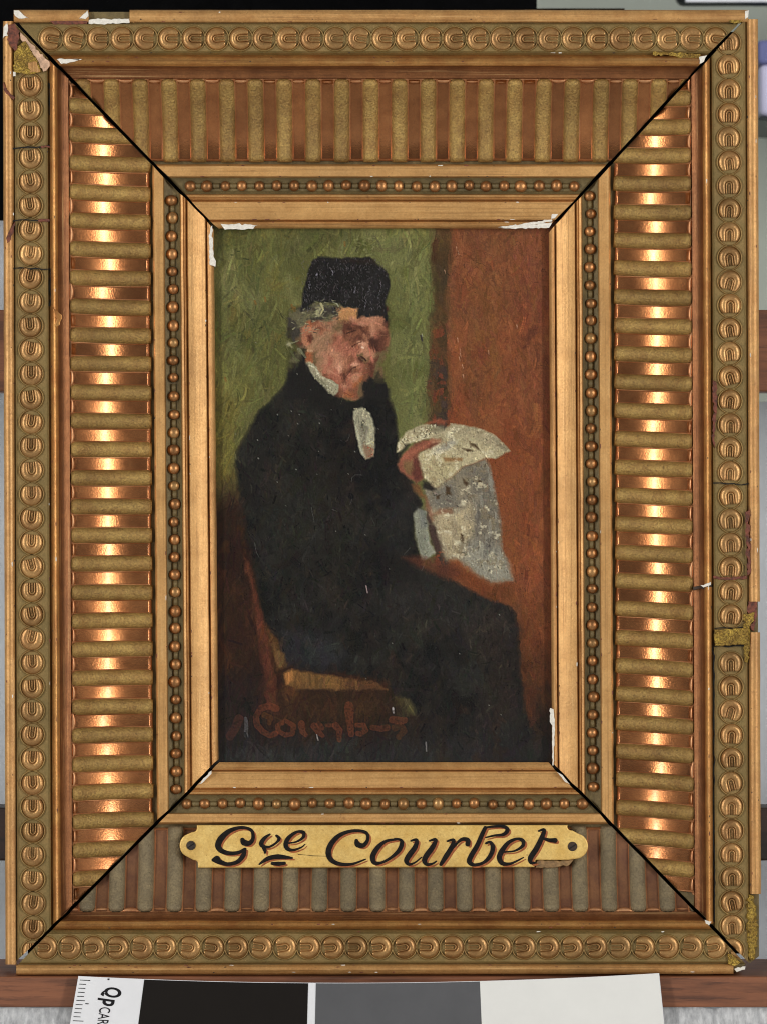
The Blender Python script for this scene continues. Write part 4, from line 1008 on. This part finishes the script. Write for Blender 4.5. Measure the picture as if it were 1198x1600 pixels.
    dab(k3((745, 1000), (775, 1020), (785, 1035)), 1.3, (62, 38, 30), .9)
    dab(k3((640, 1140), (680, 1105), (700, 1100)), (.7, 1.3), (70, 38, 30), .95)
    dab(k3((590, 1235), (600, 1190), (640, 1150)), (1.2, .8), (82, 46, 36), .9)
    dab(k3((565, 1200), (580, 1230), (585, 1260)), 1.0, (110, 62, 46), .7)
    dab(k3((655, 1080), (700, 1072)), 1.2, (198, 140, 114), .9, .8)
    dab(k3((535, 1075), (560, 1070)), 1.4, (196, 140, 108), .8, .8)
    dab(k3((480, 1090), (520, 1080)), 1.2, (180, 122, 94), .8, .6)
    dab(k3((800, 1060), (850, 1085), (860, 1110)), 1.4, (80, 44, 34), .5)
    dab(k3((770, 1160), (800, 1150)), 1.2, (140, 76, 60), .7)
    dab(k3((590, 1340), (640, 1370), (690, 1350)), 1.0, (110, 64, 46), .7)
    dab(k3((845, 830), (850, 900), (865, 960)), (1.6, 1.0), (66, 40, 32), .5)
    dab(k3((870, 790), (960, 800), (1010, 795)), (1, .6), (124, 84, 62), .5)
    dab(k3((620, 690), (720, 720), (790, 790)), (1.2, 2), (82, 50, 38), .5)
    for q in range(60):
        a0, b0 = rg.uniform(330, 720), rg.uniform(900, 1240)
        if b0 - 900 > (a0 - 250) * .9: continue
        dd = rg.uniform(14, 38)
        dab(k3((a0, b0), (a0 + dd * .35, b0 - dd)), (.7, .4), (186, 130, 102) if rg.random() < .55 else (112, 66, 50), rg.uniform(.3, .7), .4)
    for q in range(26):
        a0, b0 = rg.uniform(300, 470), rg.uniform(720, 1000)
        dd = rg.uniform(14, 34)
        dab(k3((a0, b0), (a0 + dd * .3, b0 - dd)), (.7, .4), (172, 130, 100), rg.uniform(.25, .6), .3)
    fm = poly(face, 1.5)
    for q in range(170):
        cx, cy = rg.uniform(476, 606), rg.uniform(482, 626)
        j, i_ = int(cy - Y0), int(cx - X0)
        if fm[j, i_] < .8: continue
        b0 = base[j, i_]
        tint = [(1.18, 1.17, 1.14), (1.1, 1.12, 1.1), (.87, .85, .86), (.95, .99, .97), (1.05, .99, .95), (.8, .78, .79)][rg.integers(6)]
        an = rg.normal(-1.1, .5); l = rg.uniform(2, 6.5)
        dab([(cx, cy), (cx + l * math.cos(an), cy + l * math.sin(an))], (rg.uniform(.7, 1.9), .5), b0 * np.array(tint), rg.uniform(.35, .8), .5)
    dab(k3((300, 900), (330, 860), (400, 800)), (2.5, 1.5), (168, 128, 98), .6, .4)
    dab(k3((330, 1000), (390, 940), (430, 860)), (2.5, 1.5), (156, 116, 90), .55, .4)
    dab(k3((250, 945), (290, 950)), (2.2, 1.6), (178, 140, 108), .7, .4)
    dab(k3((510, 1100), (540, 1060), (570, 1040)), (1.6, 1), (188, 134, 106), .8, .6)
    dab(k3((450, 1130), (500, 1160), (540, 1180)), (1.4, 1), (180, 122, 96), .7, .5)
    dab(k3((640, 1200), (680, 1170), (740, 1180)), (1.8, 1.4), (176, 116, 90), .7, .5)
    dab(k3((570, 565), (620, 545), (680, 560)), (2, 1.6), (188, 134, 88), .8, .5)
    dab(k3((740, 680), (800, 700), (850, 660)), (1.8, 1.4), (182, 122, 96), .6, .4)
    dab(k3((880, 680), (930, 700)), (1.8, 1.2), (190, 128, 100), .7, .4)
    # edges lost into the wall
    dab(k3((950, 960), (900, 1080), (860, 1200)), (3, 2), (98, 92, 58), .5, .2)
    # hair wisps
    for q in range(70):
        a0, b0 = rg.uniform(60, 330), rg.uniform(560, 800)
        if q > 35: a0, b0 = rg.uniform(300, 540), rg.uniform(480, 680)
        an = rg.uniform(-.8, .5); dd = rg.uniform(18, 50)
        colr = [(128, 124, 98), (70, 66, 54), (150, 144, 112), (50, 47, 40)][rg.integers(4)]
        dab(k3((a0, b0), (a0 + dd * math.cos(an), b0 + dd * math.sin(an))), (1.1, .5), colr, rg.uniform(.4, .85), .4)
    dab(k3((370, 510), (390, 560), (370, 600)), (2, 1.2), (160, 152, 112), .9, .6)
    dab(k3((480, 495), (520, 510), (530, 530)), 1.0, (142, 142, 120), .8, .5)
    dab(k3((60, 890), (110, 870), (160, 850)), (1.2, .6), (140, 140, 108), .7, .4)
    dab(k3((160, 930), (210, 990), (230, 1010)), (2.4, 1.6), (112, 112, 86), .7, .4)
    dab(k3((90, 950), (130, 1030), (170, 1040)), (2, 1.4), (84, 88, 56), .6)
    # collar and neck-cloth: broken touches of thick white
    def touches(path, n, w, cols, spread):
        P_ = np.array(path, np.float32)
        for q in range(n):
            t = rg.random() * (len(P_) - 1); i = int(t); c_ = P_[i] + (P_[i + 1] - P_[i]) * (t - i) + rg.normal(0, spread, 2)
            an = rg.uniform(0, 3.14); l = rg.uniform(.5, 3)
            dab([tuple(c_), (c_[0] + l * math.cos(an), c_[1] + l * math.sin(an))], (rg.uniform(.5, w), .4), cols[rg.integers(len(cols))], rg.uniform(.5, .95), 1)
    touches(k3((262, 1090), (310, 1105), (350, 1165), (400, 1205), (470, 1250), (525, 1285)), 34, 1.5, [(214, 208, 180), (196, 188, 158), (172, 164, 134)], .8)
    touches(k3((300, 1150), (360, 1230), (440, 1310), (490, 1340)), 40, 1.3, [(126, 122, 96), (150, 146, 118), (98, 94, 74), (176, 172, 146)], 2.2)
    touches(c6([(1010, 185), (1050, 180), (1080, 230), (1060, 300)]), 26, 1.6, [(190, 182, 146), (172, 166, 136), (150, 142, 112)], 2.5)
    touches(c6([(1005, 290), (1025, 380), (1050, 470), (1065, 510)]), 26, 1.2, [(176, 172, 152), (150, 148, 130)], 1.0)
    touches(c6([(1100, 290), (1118, 390), (1110, 440)]), 26, 1.5, [(172, 160, 116), (156, 144, 104), (132, 132, 112)], 1.8)
    touches(c6([(1045, 300), (1065, 380), (1085, 450)]), 22, 1.4, [(88, 80, 62), (104, 96, 76), (112, 92, 66)], 1.4)
    touches(c6([(1085, 440), (1120, 440), (1115, 490), (1085, 500)]), 16, 1.6, [(146, 88, 66), (128, 72, 54)], 1.5)
    # hat and coat: dry scuffs and tiny light flecks of worn varnish
    for (p0, p1) in (((270, 240), (235, 520)), ((830, 300), (770, 560)), ((690, 330), (690, 400)), ((480, 190), (470, 240)), ((340, 210), (330, 250)), ((940, 250), (900, 480))):
        for q in range(12):
            t = rg.random(); a0 = p0[0] + (p1[0] - p0[0]) * t + rg.normal(0, 6); b0 = p0[1] + (p1[1] - p0[1]) * t
            dab(k3((a0, b0), (a0 + rg.normal(0, 6), b0 + rg.uniform(8, 26))), (.6, .3), (120, 116, 124), rg.uniform(.3, .8), .4)
    for q in range(560):
        cx, cy = rg.uniform(470, 606), rg.uniform(404, 486)
        dab([(cx, cy), (cx + rg.normal(0, 1.5), cy + rg.uniform(1, 4))], (.6, .3), (92, 86, 88), rg.uniform(.2, .8), .5)
    for q in range(1500):
        cx, cy = rg.uniform(370, 830), rg.uniform(620, 1165)
        if bm[int(cy - Y0), int(cx - X0)] < .6: continue
        l = rg.uniform(1, 6)
        dab([(cx, cy), (cx + rg.normal(0, 1.5), cy + l)], (.5, .3), [(84, 82, 76), (58, 56, 48), (62, 44, 32), (12, 11, 10)][rg.integers(4)], rg.uniform(.12, .42), .4)
    for (fx, fy, s) in ((434, 648, 1.6), (455, 642, 1.3), (468, 648, 1.3), (466, 661, 1.5), (499, 661, 1.6), (402, 688, 1.7), (451, 681, 1.1), (463, 733, 1.7), (495, 741, 1.2), (404, 715, 2.2), (434, 753, 1.4), (486, 609, 1.4),
                       (554, 705, 1.4), (591, 670, 1.3), (368, 678, 1.2), (400, 535, 1.3), (572, 575, 1), (447, 790, 1), (525, 830, 1.3), (717, 1021, 1.6), (763, 1102, 1.4), (782, 1116, 1.2), (612, 1004, 1.3), (779, 961, 1.6),
                       (608, 888, 1.4), (570, 835, 1.2), (498, 705, 1.1), (545, 740, 1.1), (465, 584, 1.5), (518, 640, 1.2), (571, 1060, 1.3)):
        dab([(fx, fy), (fx + .6, fy + .5)], s * .6, (150, 148, 140), .55, .6)
    for pts in ([(533, 688), (537, 692), (543, 688), (546, 678)], [(550, 753), (551, 746), (556, 741), (566, 742)], [(487, 792), (489, 806), (491, 816)], [(548, 772), (550, 780), (547, 788)], [(520, 796), (528, 800)],
                [(398, 848), (401, 864), (406, 872)], [(640, 856), (630, 866)], [(662, 884), (658, 892)]):
        dab(pts, (.6, .4), (112, 112, 108), .45, .6)
    for (bx, by, br) in ((559, 749, 5), (536, 692, 4), (548, 775, 4.5), (577, 914, 5)):
        dab([(bx, by), (bx + 1, by + 1)], br, (17, 16, 16), .8, .4)
    dab([(572, 915), (574, 926)], .9, (150, 130, 128), .8, .5)
    dab([(384, 1122), (385, 1136), (386, 1150)], (2.4, 3.4), (86, 86, 88), .6, .6)
    dab([(384, 1146), (386, 1152)], 2.2, (28, 26, 26), .9)
    dab([(613, 1106), (614, 1113)], 1.6, (168, 160, 158), .8, .6)
    dab([(495, 1148), (497, 1156)], 1.1, (150, 144, 138), .8, .6)
    dab([(665, 1160), (666, 1174)], 1.2, (110, 106, 104), .7, .5)
    # signature in thin red-brown paint
    s7 = lambda *pts: [(360 + a * .2504, 1080 + b * .2504) for a, b in pts]
    red = (116, 58, 36); dab0 = dab
    def dab(pts, w, col, a, rel=.3): dab0(pts, (w[0] * 1.75, w[1] * 1.75) if not np.isscalar(w) else w * 1.75, col, a * .56, rel)
    dab(s7((285, 110), (240, 90), (190, 110), (160, 160), (165, 210), (200, 255), (250, 275), (285, 265)), (3.2, 2.6), red, .8)
    dab(s7((215, 150), (255, 165), (245, 200)), (3, 2), (112, 66, 28), .6)
    dab(s7((300, 215), (345, 185), (395, 215), (390, 265), (345, 275), (300, 250), (300, 215)), 2.2, red, .8)
    dab(s7((445, 205), (450, 250), (470, 275)), (3.4, 2), red, .8)
    dab(s7((520, 215), (545, 250), (575, 275)), (3.2, 2), red, .8)
    dab(s7((545, 205), (570, 230)), 2.2, red, .7)
    dab(s7((600, 215), (635, 215)), 1.8, red, .65)
    dab(s7((660, 215), (685, 240), (680, 305)), (3.4, 2.2), red, .8)
    dab(s7((740, 90), (745, 170), (755, 270)), (4.2, 2.8), red, .85)
    dab(s7((790, 215), (830, 210), (845, 245), (815, 270), (795, 265)), 2.3, red, .8)
    dab(s7((885, 228), (930, 235), (975, 228)), 2.8, red, .7)
    dab(s7((1010, 180), (1060, 185), (1085, 180)), (3.8, 3), red, .75)
    dab(s7((1020, 230), (1060, 215), (1085, 250), (1050, 285)), 3, (98, 52, 28), .7)
    dab(s7((0, 280), (30, 240), (56, 170)), 4.0, (84, 44, 34), .8)
    dab = dab0
    # wall: scratchy light hairlines from the brush, worn spots at the jamb
    for q in range(420):
        cx, cy = rg.uniform(340, 668), rg.uniform(362, 780)
        if base[int(cy - Y0), int(cx - X0), 1] < 70: continue
        l = rg.uniform(3, 16); an = rg.normal(1.85, .35)
        dab([(cx, cy), (cx + l * math.cos(an), cy + l * math.sin(an))], (.5, .3), (150, 148, 104) if rg.random() < .6 else (70, 74, 34), rg.uniform(.1, .4), .5)
    for q in range(330):
        cx, cy = rg.uniform(678, 856), rg.uniform(362, 1080)
        if bm[int(cy - Y0), int(cx - X0)] > .3: continue
        l = rg.uniform(3, 18); an = rg.normal(1.57, .12)
        dab([(cx, cy), (cx + l * math.cos(an), cy + l * math.sin(an))], (.5, .3), (152, 102, 76) if rg.random() < .5 else (82, 44, 28), rg.uniform(.08, .35), .4)
    for (cx, cy) in ((718, 545), (719, 552), (717, 558), (722, 570), (714, 528), (722, 585), (694, 422), (712, 385), (715, 392), (762, 548), (806, 508)):
        dab([(cx, cy), (cx + 1, cy + 6)], (.9, .5), (182, 140, 112), .7, .5)
    dab([(657, 524), (659, 532)], 1.6, (54, 48, 48), .85); dab([(659, 521), (660, 525)], .8, (150, 150, 138), .7)
    for (cx, cy) in ((382, 404), (386, 405), (362, 398), (372, 393)):
        dab([(cx, cy), (cx + 3, cy)], 1.3, (50, 56, 30), .7)
    for (cx, cy) in ((538, 378), (414, 465), (456, 477), (460, 481), (398, 470), (352, 590)):
        dab([(cx, cy), (cx + 1, cy + 5)], 2.0, (122, 84, 38), .5)
    for q in range(24):
        cx, cy = rg.uniform(550, 585), rg.uniform(372, 400)
        dab([(cx, cy), (cx + rg.normal(0, 4), cy + rg.normal(0, 3))], (1.6, .8), (132, 130, 88), .35, .4)
    # flecks of thick paint on the sheet
    for q in range(520):
        a0, b0 = rg.uniform(60, 1060), rg.uniform(150, 1500)
        cx, cy = 610 + a0 * .175, 640 + b0 * .175
        px_ = base[min(int(cy - Y0), H - 1), min(int(cx - X0), W - 1)]
        if px_[2] < 84: continue
        br = rg.choice([.5, .72, .84, 1.12, 1.22, 1.32]); l = rg.uniform(1, 4)
        dab([(cx, cy), (cx + rg.normal(0, l), cy + rg.normal(0, l))], (1.1, .5), px_ * br, rg.uniform(.4, .8), .7 if br > 1 else .1)
    for q in range(70):
        a0 = rg.uniform(90, 400); b0 = 300 - (a0 - 60) * .42 + rg.normal(0, 22)
        cx, cy = 610 + a0 * .175, 640 + b0 * .175
        dab([(cx, cy), (cx + rg.normal(0, 1), cy + rg.normal(0, 1))], rg.uniform(.5, 1.1), (206, 198, 164) if rg.random() < .6 else (74, 66, 46), .75, .8)
    # panel grain, craquelure
    fine = vnoise(1.3, 1.3, 777) + .6 * vnoise(1.2, 5, 778)
    C = C * (1 + .13 * fine[..., None]) + 4.0 * vnoise(1.5, 1.8, 779)[..., None]
    hgt = hgt + .25 * fine
    cx_ = np.abs(fbm(34, 61)) ; crack = np.clip(1 - cx_ / .012, 0, 1) * ramp(fbm(80, 62), .1, .3)
    C = C * (1 - .3 * crack[..., None]); hgt -= crack * .5
    # crisp the strokes: bristle edges are sharper than the soft masks they were laid with
    def blur(A_):
        for ax in (0, 1): A_ = (np.roll(A_, 2, ax) + np.roll(A_, 1, ax) * 2 + A_ * 3 + np.roll(A_, -1, ax) * 2 + np.roll(A_, -2, ax)) / 9
        return A_
    C = C + .9 * (C - blur(C))
    return np.clip(C, 3, 250), hgt, (X0, Y0, X1, Y1)
# ------------------------------------------------------------------ the painting in the frame
def oil_painting():
    C, hgt, (X0, Y0, X1, Y1) = paint_panel()
    nx, ny = 546, 856
    ix = np.linspace(0, C.shape[1] - 1, nx); iy = np.linspace(0, C.shape[0] - 1, ny)
    def samp(A_):
        a = ix.astype(int); b = iy.astype(int); a1 = np.minimum(a + 1, A_.shape[1] - 1); b1 = np.minimum(b + 1, A_.shape[0] - 1)
        fx = (ix - a)[None, :]; fy = (iy - b)[:, None]
        if A_.ndim == 3: fx = fx[..., None]; fy = fy[..., None]
        return (A_[b][:, a] * (1 - fx) + A_[b][:, a1] * fx) * (1 - fy) + (A_[b1][:, a] * (1 - fx) + A_[b1][:, a1] * fx) * fy
    c = samp(C) / 255.0; h = samp(hgt)
    lin = np.where(c <= .04045, c / 12.92, ((c + .055) / 1.055) ** 2.4)
    gx, gy = np.meshgrid(ix + X0, iy + Y0)
    h = 4.0 + h * .5
    k = (D - h) / D
    co = np.stack([(gx - CX) * k * S, -h * S, (CY - gy) * k * S], -1).reshape(-1, 3).astype(np.float32)
    idx = np.arange(nx * ny).reshape(ny, nx)
    q = np.stack([idx[:-1, :-1], idx[1:, :-1], idx[1:, 1:], idx[:-1, 1:]], -1).reshape(-1, 4)
    me = bpy.data.meshes.new("paint_layer")
    me.vertices.add(len(co)); me.vertices.foreach_set("co", co.ravel())
    me.loops.add(q.size); me.loops.foreach_set("vertex_index", q.ravel().astype(np.int32))
    me.polygons.add(len(q)); me.polygons.foreach_set("loop_start", np.arange(0, q.size, 4, dtype=np.int32)); me.polygons.foreach_set("loop_total", np.full(len(q), 4, np.int32))
    me.polygons.foreach_set("use_smooth", np.ones(len(q), bool))
    at = me.color_attributes.new("paint", 'FLOAT_COLOR', 'POINT')
    at.data.foreach_set("color", np.concatenate([lin.reshape(-1, 3), np.ones((nx * ny, 1))], 1).astype(np.float32).ravel())
    me.update(); me.validate()
    m, nt, b = new_mat("oil_paint")
    a = N(nt, 'ShaderNodeAttribute', attribute_name="paint"); nt.links.new(a.outputs['Color'], b.inputs['Base Color'])
    b.inputs['Roughness'].default_value = .27; b.inputs['Specular IOR Level'].default_value = .26
    n = pos_noise(nt, 3.6, 4, .7, (1, 1, .6)); bump(nt, b, n.outputs['Fac'], .28, 1.1)
    root = empty("oil_painting", W3(599, 1190, 0))
    tag(root, "small oil painting of a seated man in black hat reading a white paper", "painting")
    adopt(link("paint_layer", me, m), root)
    adopt(slab("wood_panel", [(X0, Y0), (X1, Y0), (X1, Y1), (X0, Y1)], -12, 2.2, M['rawwood']), root)
oil_painting()

# ------------------------------------------------------------------ easel
easel = empty("easel", W3(599, 1800, -200))
tag(easel, "brown wooden easel with crossbars behind the gilt frame and a ledge under it", "easel")
def bar(name, x0, x1, y0, y1, hb, hf, mat, r=4, parent=None):
    """a wooden bar seen between y0 and y1 on its front face at hf, reaching back to hb"""
    a = W3(x0, y0, hf); c = W3(x1, y1, hf)
    bm = bmesh.new(); bmesh.ops.create_cube(bm, size=1)
    bmesh.ops.subdivide_edges(bm, edges=[e for e in bm.edges if abs(e.verts[0].co.x - e.verts[1].co.x) > .5], cuts=30)
    for v in bm.verts:
        v.co = Vector((a.x + (c.x - a.x) * (v.co.x + .5), -(hb + (hf - hb) * (.5 - v.co.y)) * S, c.z + (a.z - c.z) * (v.co.z + .5)))
    ed = [e for e in bm.edges if len(e.link_faces) == 2 and e.calc_face_angle() > 1]
    bmesh.ops.bevel(bm, geom=ed, offset=r * S, segments=3, affect='EDGES', profile=.5)
    o = link(name, bm_mesh(name, bm), mat); adopt(o, parent or easel); return o
bar("crossbar", -500, 1700, 484, 612, -150, -60, M['wood'])
bar("lower_bar", -500, 1700, 1262, 1345, -170, -90, M['darkwood'])
bar("ledge", -500, 1700, 1526, 1574, -140, 96, M['wood'], 3)
bar("post", 470, 700, 60, 2600, -260, -172, M['wood'])

# ------------------------------------------------------------------ colour card in front of the ledge
card = empty("colour_card", W3(575, 1775, 130))
tag(card, "white grey and black colour card with ruler edge standing in front of the wooden ledge", "colour card")
def card_h(x, y, lift=0):
    t = (x - 575) / 455.0
    return 112 + 26 * t * t * 0 + 14 * math.cos(t * 1.5) + (y - 1520) * .10 + lift
def top_y(x):
    t = (x - 122) / (1029 - 122)
    return 1525 + 33 * (t * (1 - t)) * 1.55 - 4.5 * t + (2 if x < 200 else 0) * 0
def card_piece(name, xa, xb, ya, yb, mat, lift, nx=24, thick=2.0):
    """part of the bent card: xa..xb, from ya below the top edge down to yb below it; widens downwards"""
    bm = bmesh.new(); F = []; Bk = []
    for j in range(5):
        for i in range(nx + 1):
            x = xa + (xb - xa) * i / nx; d = ya + (yb - ya) * j / 4
            y = top_y(x) + d
            xx_ = x + (x - 560) * .00022 * d + (-.08 * d * max(0, 1 - (x - 120) / 420.0)) 
            h = card_h(x, y, lift)
            F.append(bm.verts.new(W3(xx_, y, h))); Bk.append(bm.verts.new(W3(xx_, y, h - thick)))
    w = nx + 1
    for j in range(4):
        for i in range(nx):
            a = j * w + i
            bm.faces.new((F[a], F[a + w], F[a + w + 1], F[a + 1])); bm.faces.new((Bk[a], Bk[a + 1], Bk[a + w + 1], Bk[a + w]))
    rim = [i for i in range(w)] + [j * w + nx for j in range(1, 5)] + [4 * w + i for i in range(nx - 1, -1, -1)] + [j * w for j in range(3, 0, -1)]
    for k in range(len(rim)):
        a, b = rim[k], rim[(k + 1) % len(rim)]; bm.faces.new((F[a], F[b], Bk[b], Bk[a]))
    o = link(name, bm_mesh(name, bm, False), mat); adopt(o, card); return o
card_piece("card_body", 123, 1029, 0, 255, M['cardwhite'], 0, 48, 3)
card_piece("black_patch", 226, 482, .8, 255, M['cardblack'], .6, 20, .5)
card_piece("grey_patch", 494, 749, .8, 255, M['cardgrey'], .6, 20, .5)
card_piece("white_patch", 749, 1028.4, .4, 255, plain("card_warm_white", srgb(224, 223, 218), .55, nscale=60, namp=.02), .5, 20, .4)
for k in range(36):
    d = 5.5 + k * 6.35; L = 10.5 if k % 5 else (13 if k % 10 else 16)
    o = card_piece("ruler_tick", 126.5, 126.5 + L, d, d + 1.1, M['cardink'], .45, 2, .3)
card_piece("print_mark", 169, 172, 1.5, 4, M['cardink'], .45, 2, .3); card_piece("print_mark", 141, 146, 41.5, 43, M['cardink'], .45, 2, .3)

def card_text(body, length, height, x, d, bold, italic, name="lettering"):
    """words printed on the card, reading downwards: length along the card's side, height of a capital"""
    cu = bpy.data.curves.new(name, 'FONT'); cu.body = body; cu.size = 1; cu.offset = bold; cu.shear = italic; cu.resolution_u = 6
    tmp = bpy.data.objects.new(name, cu); col.objects.link(tmp)
    dg = bpy.context.evaluated_depsgraph_get(); dg.update(); me = bpy.data.meshes.new_from_object(tmp.evaluated_get(dg)); bpy.data.objects.remove(tmp)
    bm = bmesh.new(); bm.from_mesh(me); bpy.data.meshes.remove(me)
    bmesh.ops.triangulate(bm, faces=bm.faces[:])
    x0 = min(v.co.x for v in bm.verts); x1 = max(v.co.x for v in bm.verts)
    pts = [((v.co.x - x0) / (x1 - x0) * length, v.co.y / .73 * height) for v in bm.verts]
    tris = [[v.index for v in f.verts] for f in bm.faces]; bm.free()
    def P(a, b, lift):
        px = x + b; pd = d + a; y = top_y(px) + pd
        return W3(px + (px - 560) * .00022 * pd - .08 * pd * max(0, 1 - (px - 120) / 420.0), y, card_h(px, y, lift))
    n = len(pts); vs = [P(a, b, .5) for a, b in pts]
    me = mesh_from(name, vs, tris, False)
    bm = bmesh.new(); bm.from_mesh(me); bmesh.ops.recalc_face_normals(bm, faces=bm.faces[:])
    for f in bm.faces:
        f.normal_update()
        if f.normal.y > 0: f.normal_flip()
    bm.to_mesh(me); bm.free()
    o = link(name, me, M['cardink']); adopt(o, card)
card_text("Q", 16, 26, 168, 15, .03, .15)
card_text("p", 12.5, 26, 168, 32, .03, .15)
card_text("CARD", 37, 17.5, 164, 46.5, .004, .0)

# ------------------------------------------------------------------ cloths, sheets, wall
def drape(name, x0, x1, y0, y1, h, mat, fold=6, nx=90, ny=14, seed=1, fringe=0, wave=160.0, lean=0.0, thick=3, turn=0.0, pivot=0):
    """a hanging cloth or sheet with soft folds"""
    r = np.random.default_rng(seed); ph = r.uniform(0, 6, 6)
    bm = bmesh.new(); g = []
    for j in range(ny + 1):
        for i in range(nx + 1):
            x = x0 + (x1 - x0) * i / nx; t = j / ny; y = y0 + (y1 - y0) * t
            z = fold * (math.sin(x / wave * 6.28 + ph[0]) * (.3 + .7 * t) + .5 * math.sin(x / wave * 14 + ph[1] + t * 2) * t + .4 * math.sin(y / wave * 4 + ph[2]))
            if fringe and j == 0: y += r.normal(0, fringe)
            g.append(bm.verts.new(W3(x, y, h + z + lean * t + turn * (x - pivot))))
    w = nx + 1
    for j in range(ny):
        for i in range(nx):
            a = j * w + i; bm.faces.new((g[a], g[a + w], g[a + w + 1], g[a + 1]))
    bmesh.ops.solidify(bm, geom=bm.faces[:], thickness=thick * S)
    return link(name, bm_mesh(name, bm, True), mat)
tag(drape("white_cloth", -700, 1900, 1574, 1790, 90, M['cloth'], 3, 160, 16, 3, 1.8, 120, 70), "white woven cloth hanging below the wooden ledge behind the colour card", "cloth")
tag(drape("white_sheet", -700, 300, 345, 1800, -380, M['paper'], 16, 60, 20, 5, 0, 700, turn=.7, pivot=10), "white backdrop sheet at the left hanging below the black board", "sheet")
tag(drape("white_sheet", 900, 1900, 628, 1800, -380, M['paper'], 16, 60, 20, 8, 0, 700, turn=-.7, pivot=1190), "white backdrop sheet at the right hanging behind the wooden crossbar", "sheet")
tag(slab("black_board", [(-1500, -700), (838, -700), (838, 13), (975, 13), (975, 420), (-1500, 420)], -560, -540, M['blackcloth'], bevel=4), "matt black board standing behind the upper left of the frame", "board")
def big_plane(name, pts, mat, kind="structure"):
    bm = bmesh.new(); bm.faces.new([bm.verts.new(p) for p in pts]); o = link(name, bm_mesh(name, bm), mat); o["kind"] = kind; return o
big_plane("wall", [Vector((-1.6, 1200 * S, -.6)), Vector((1.6, 1200 * S, -.6)), Vector((1.6, 1200 * S, 1.0)), Vector((-1.6, 1200 * S, 1.0))], M['wall'])
zt = W3(0, 1790, 78).z
big_plane("bounce_table_top", [Vector((-1.2, -1.0, zt)), Vector((1.2, -1.0, zt)), Vector((1.2, 1199 * S, zt)), Vector((-1.2, 1199 * S, zt))], M['cloth'])  # unseen white surface, added to reflect lamp light up into the top cove

# storage box and metal rail at the upper right, in the background
box = empty("storage_box", W3(1300, 182, -800)); tag(box, "pale lavender storage box with blue lid at the far right edge", "box")
bar("box_body", 1186, 1500, 100, 181, -1000, -800, M['lavender'], 10, box); bar("lid", 1183, 1504, 62, 99, -1004, -796, M['bluelid'], 8, box)
shelf = empty("wall_shelf", W3(1300, 190, -800)); tag(shelf, "thin dark shelf under the lavender storage box", "shelf")
bar("shelf_board", 1184, 1900, 183, 188, -1100, -780, M['darkmetal'], 1.5, shelf); bar("bracket", 1400, 1412, 188, 260, -1100, -1000, M['darkmetal'], 1, shelf)
rail_o = empty("metal_rail", W3(1250, 0, -800)); tag(rail_o, "dark metal rail crossing the wall above the frame's upper right corner", "rail")
bar("rail_bar", 1056, 1900, -30, 7, -900, -860, M['darkmetal'], 14, rail_o); bar("rail_edge", 1070, 1900, -4, 3, -860, -850, M['paper'], 1, rail_o)
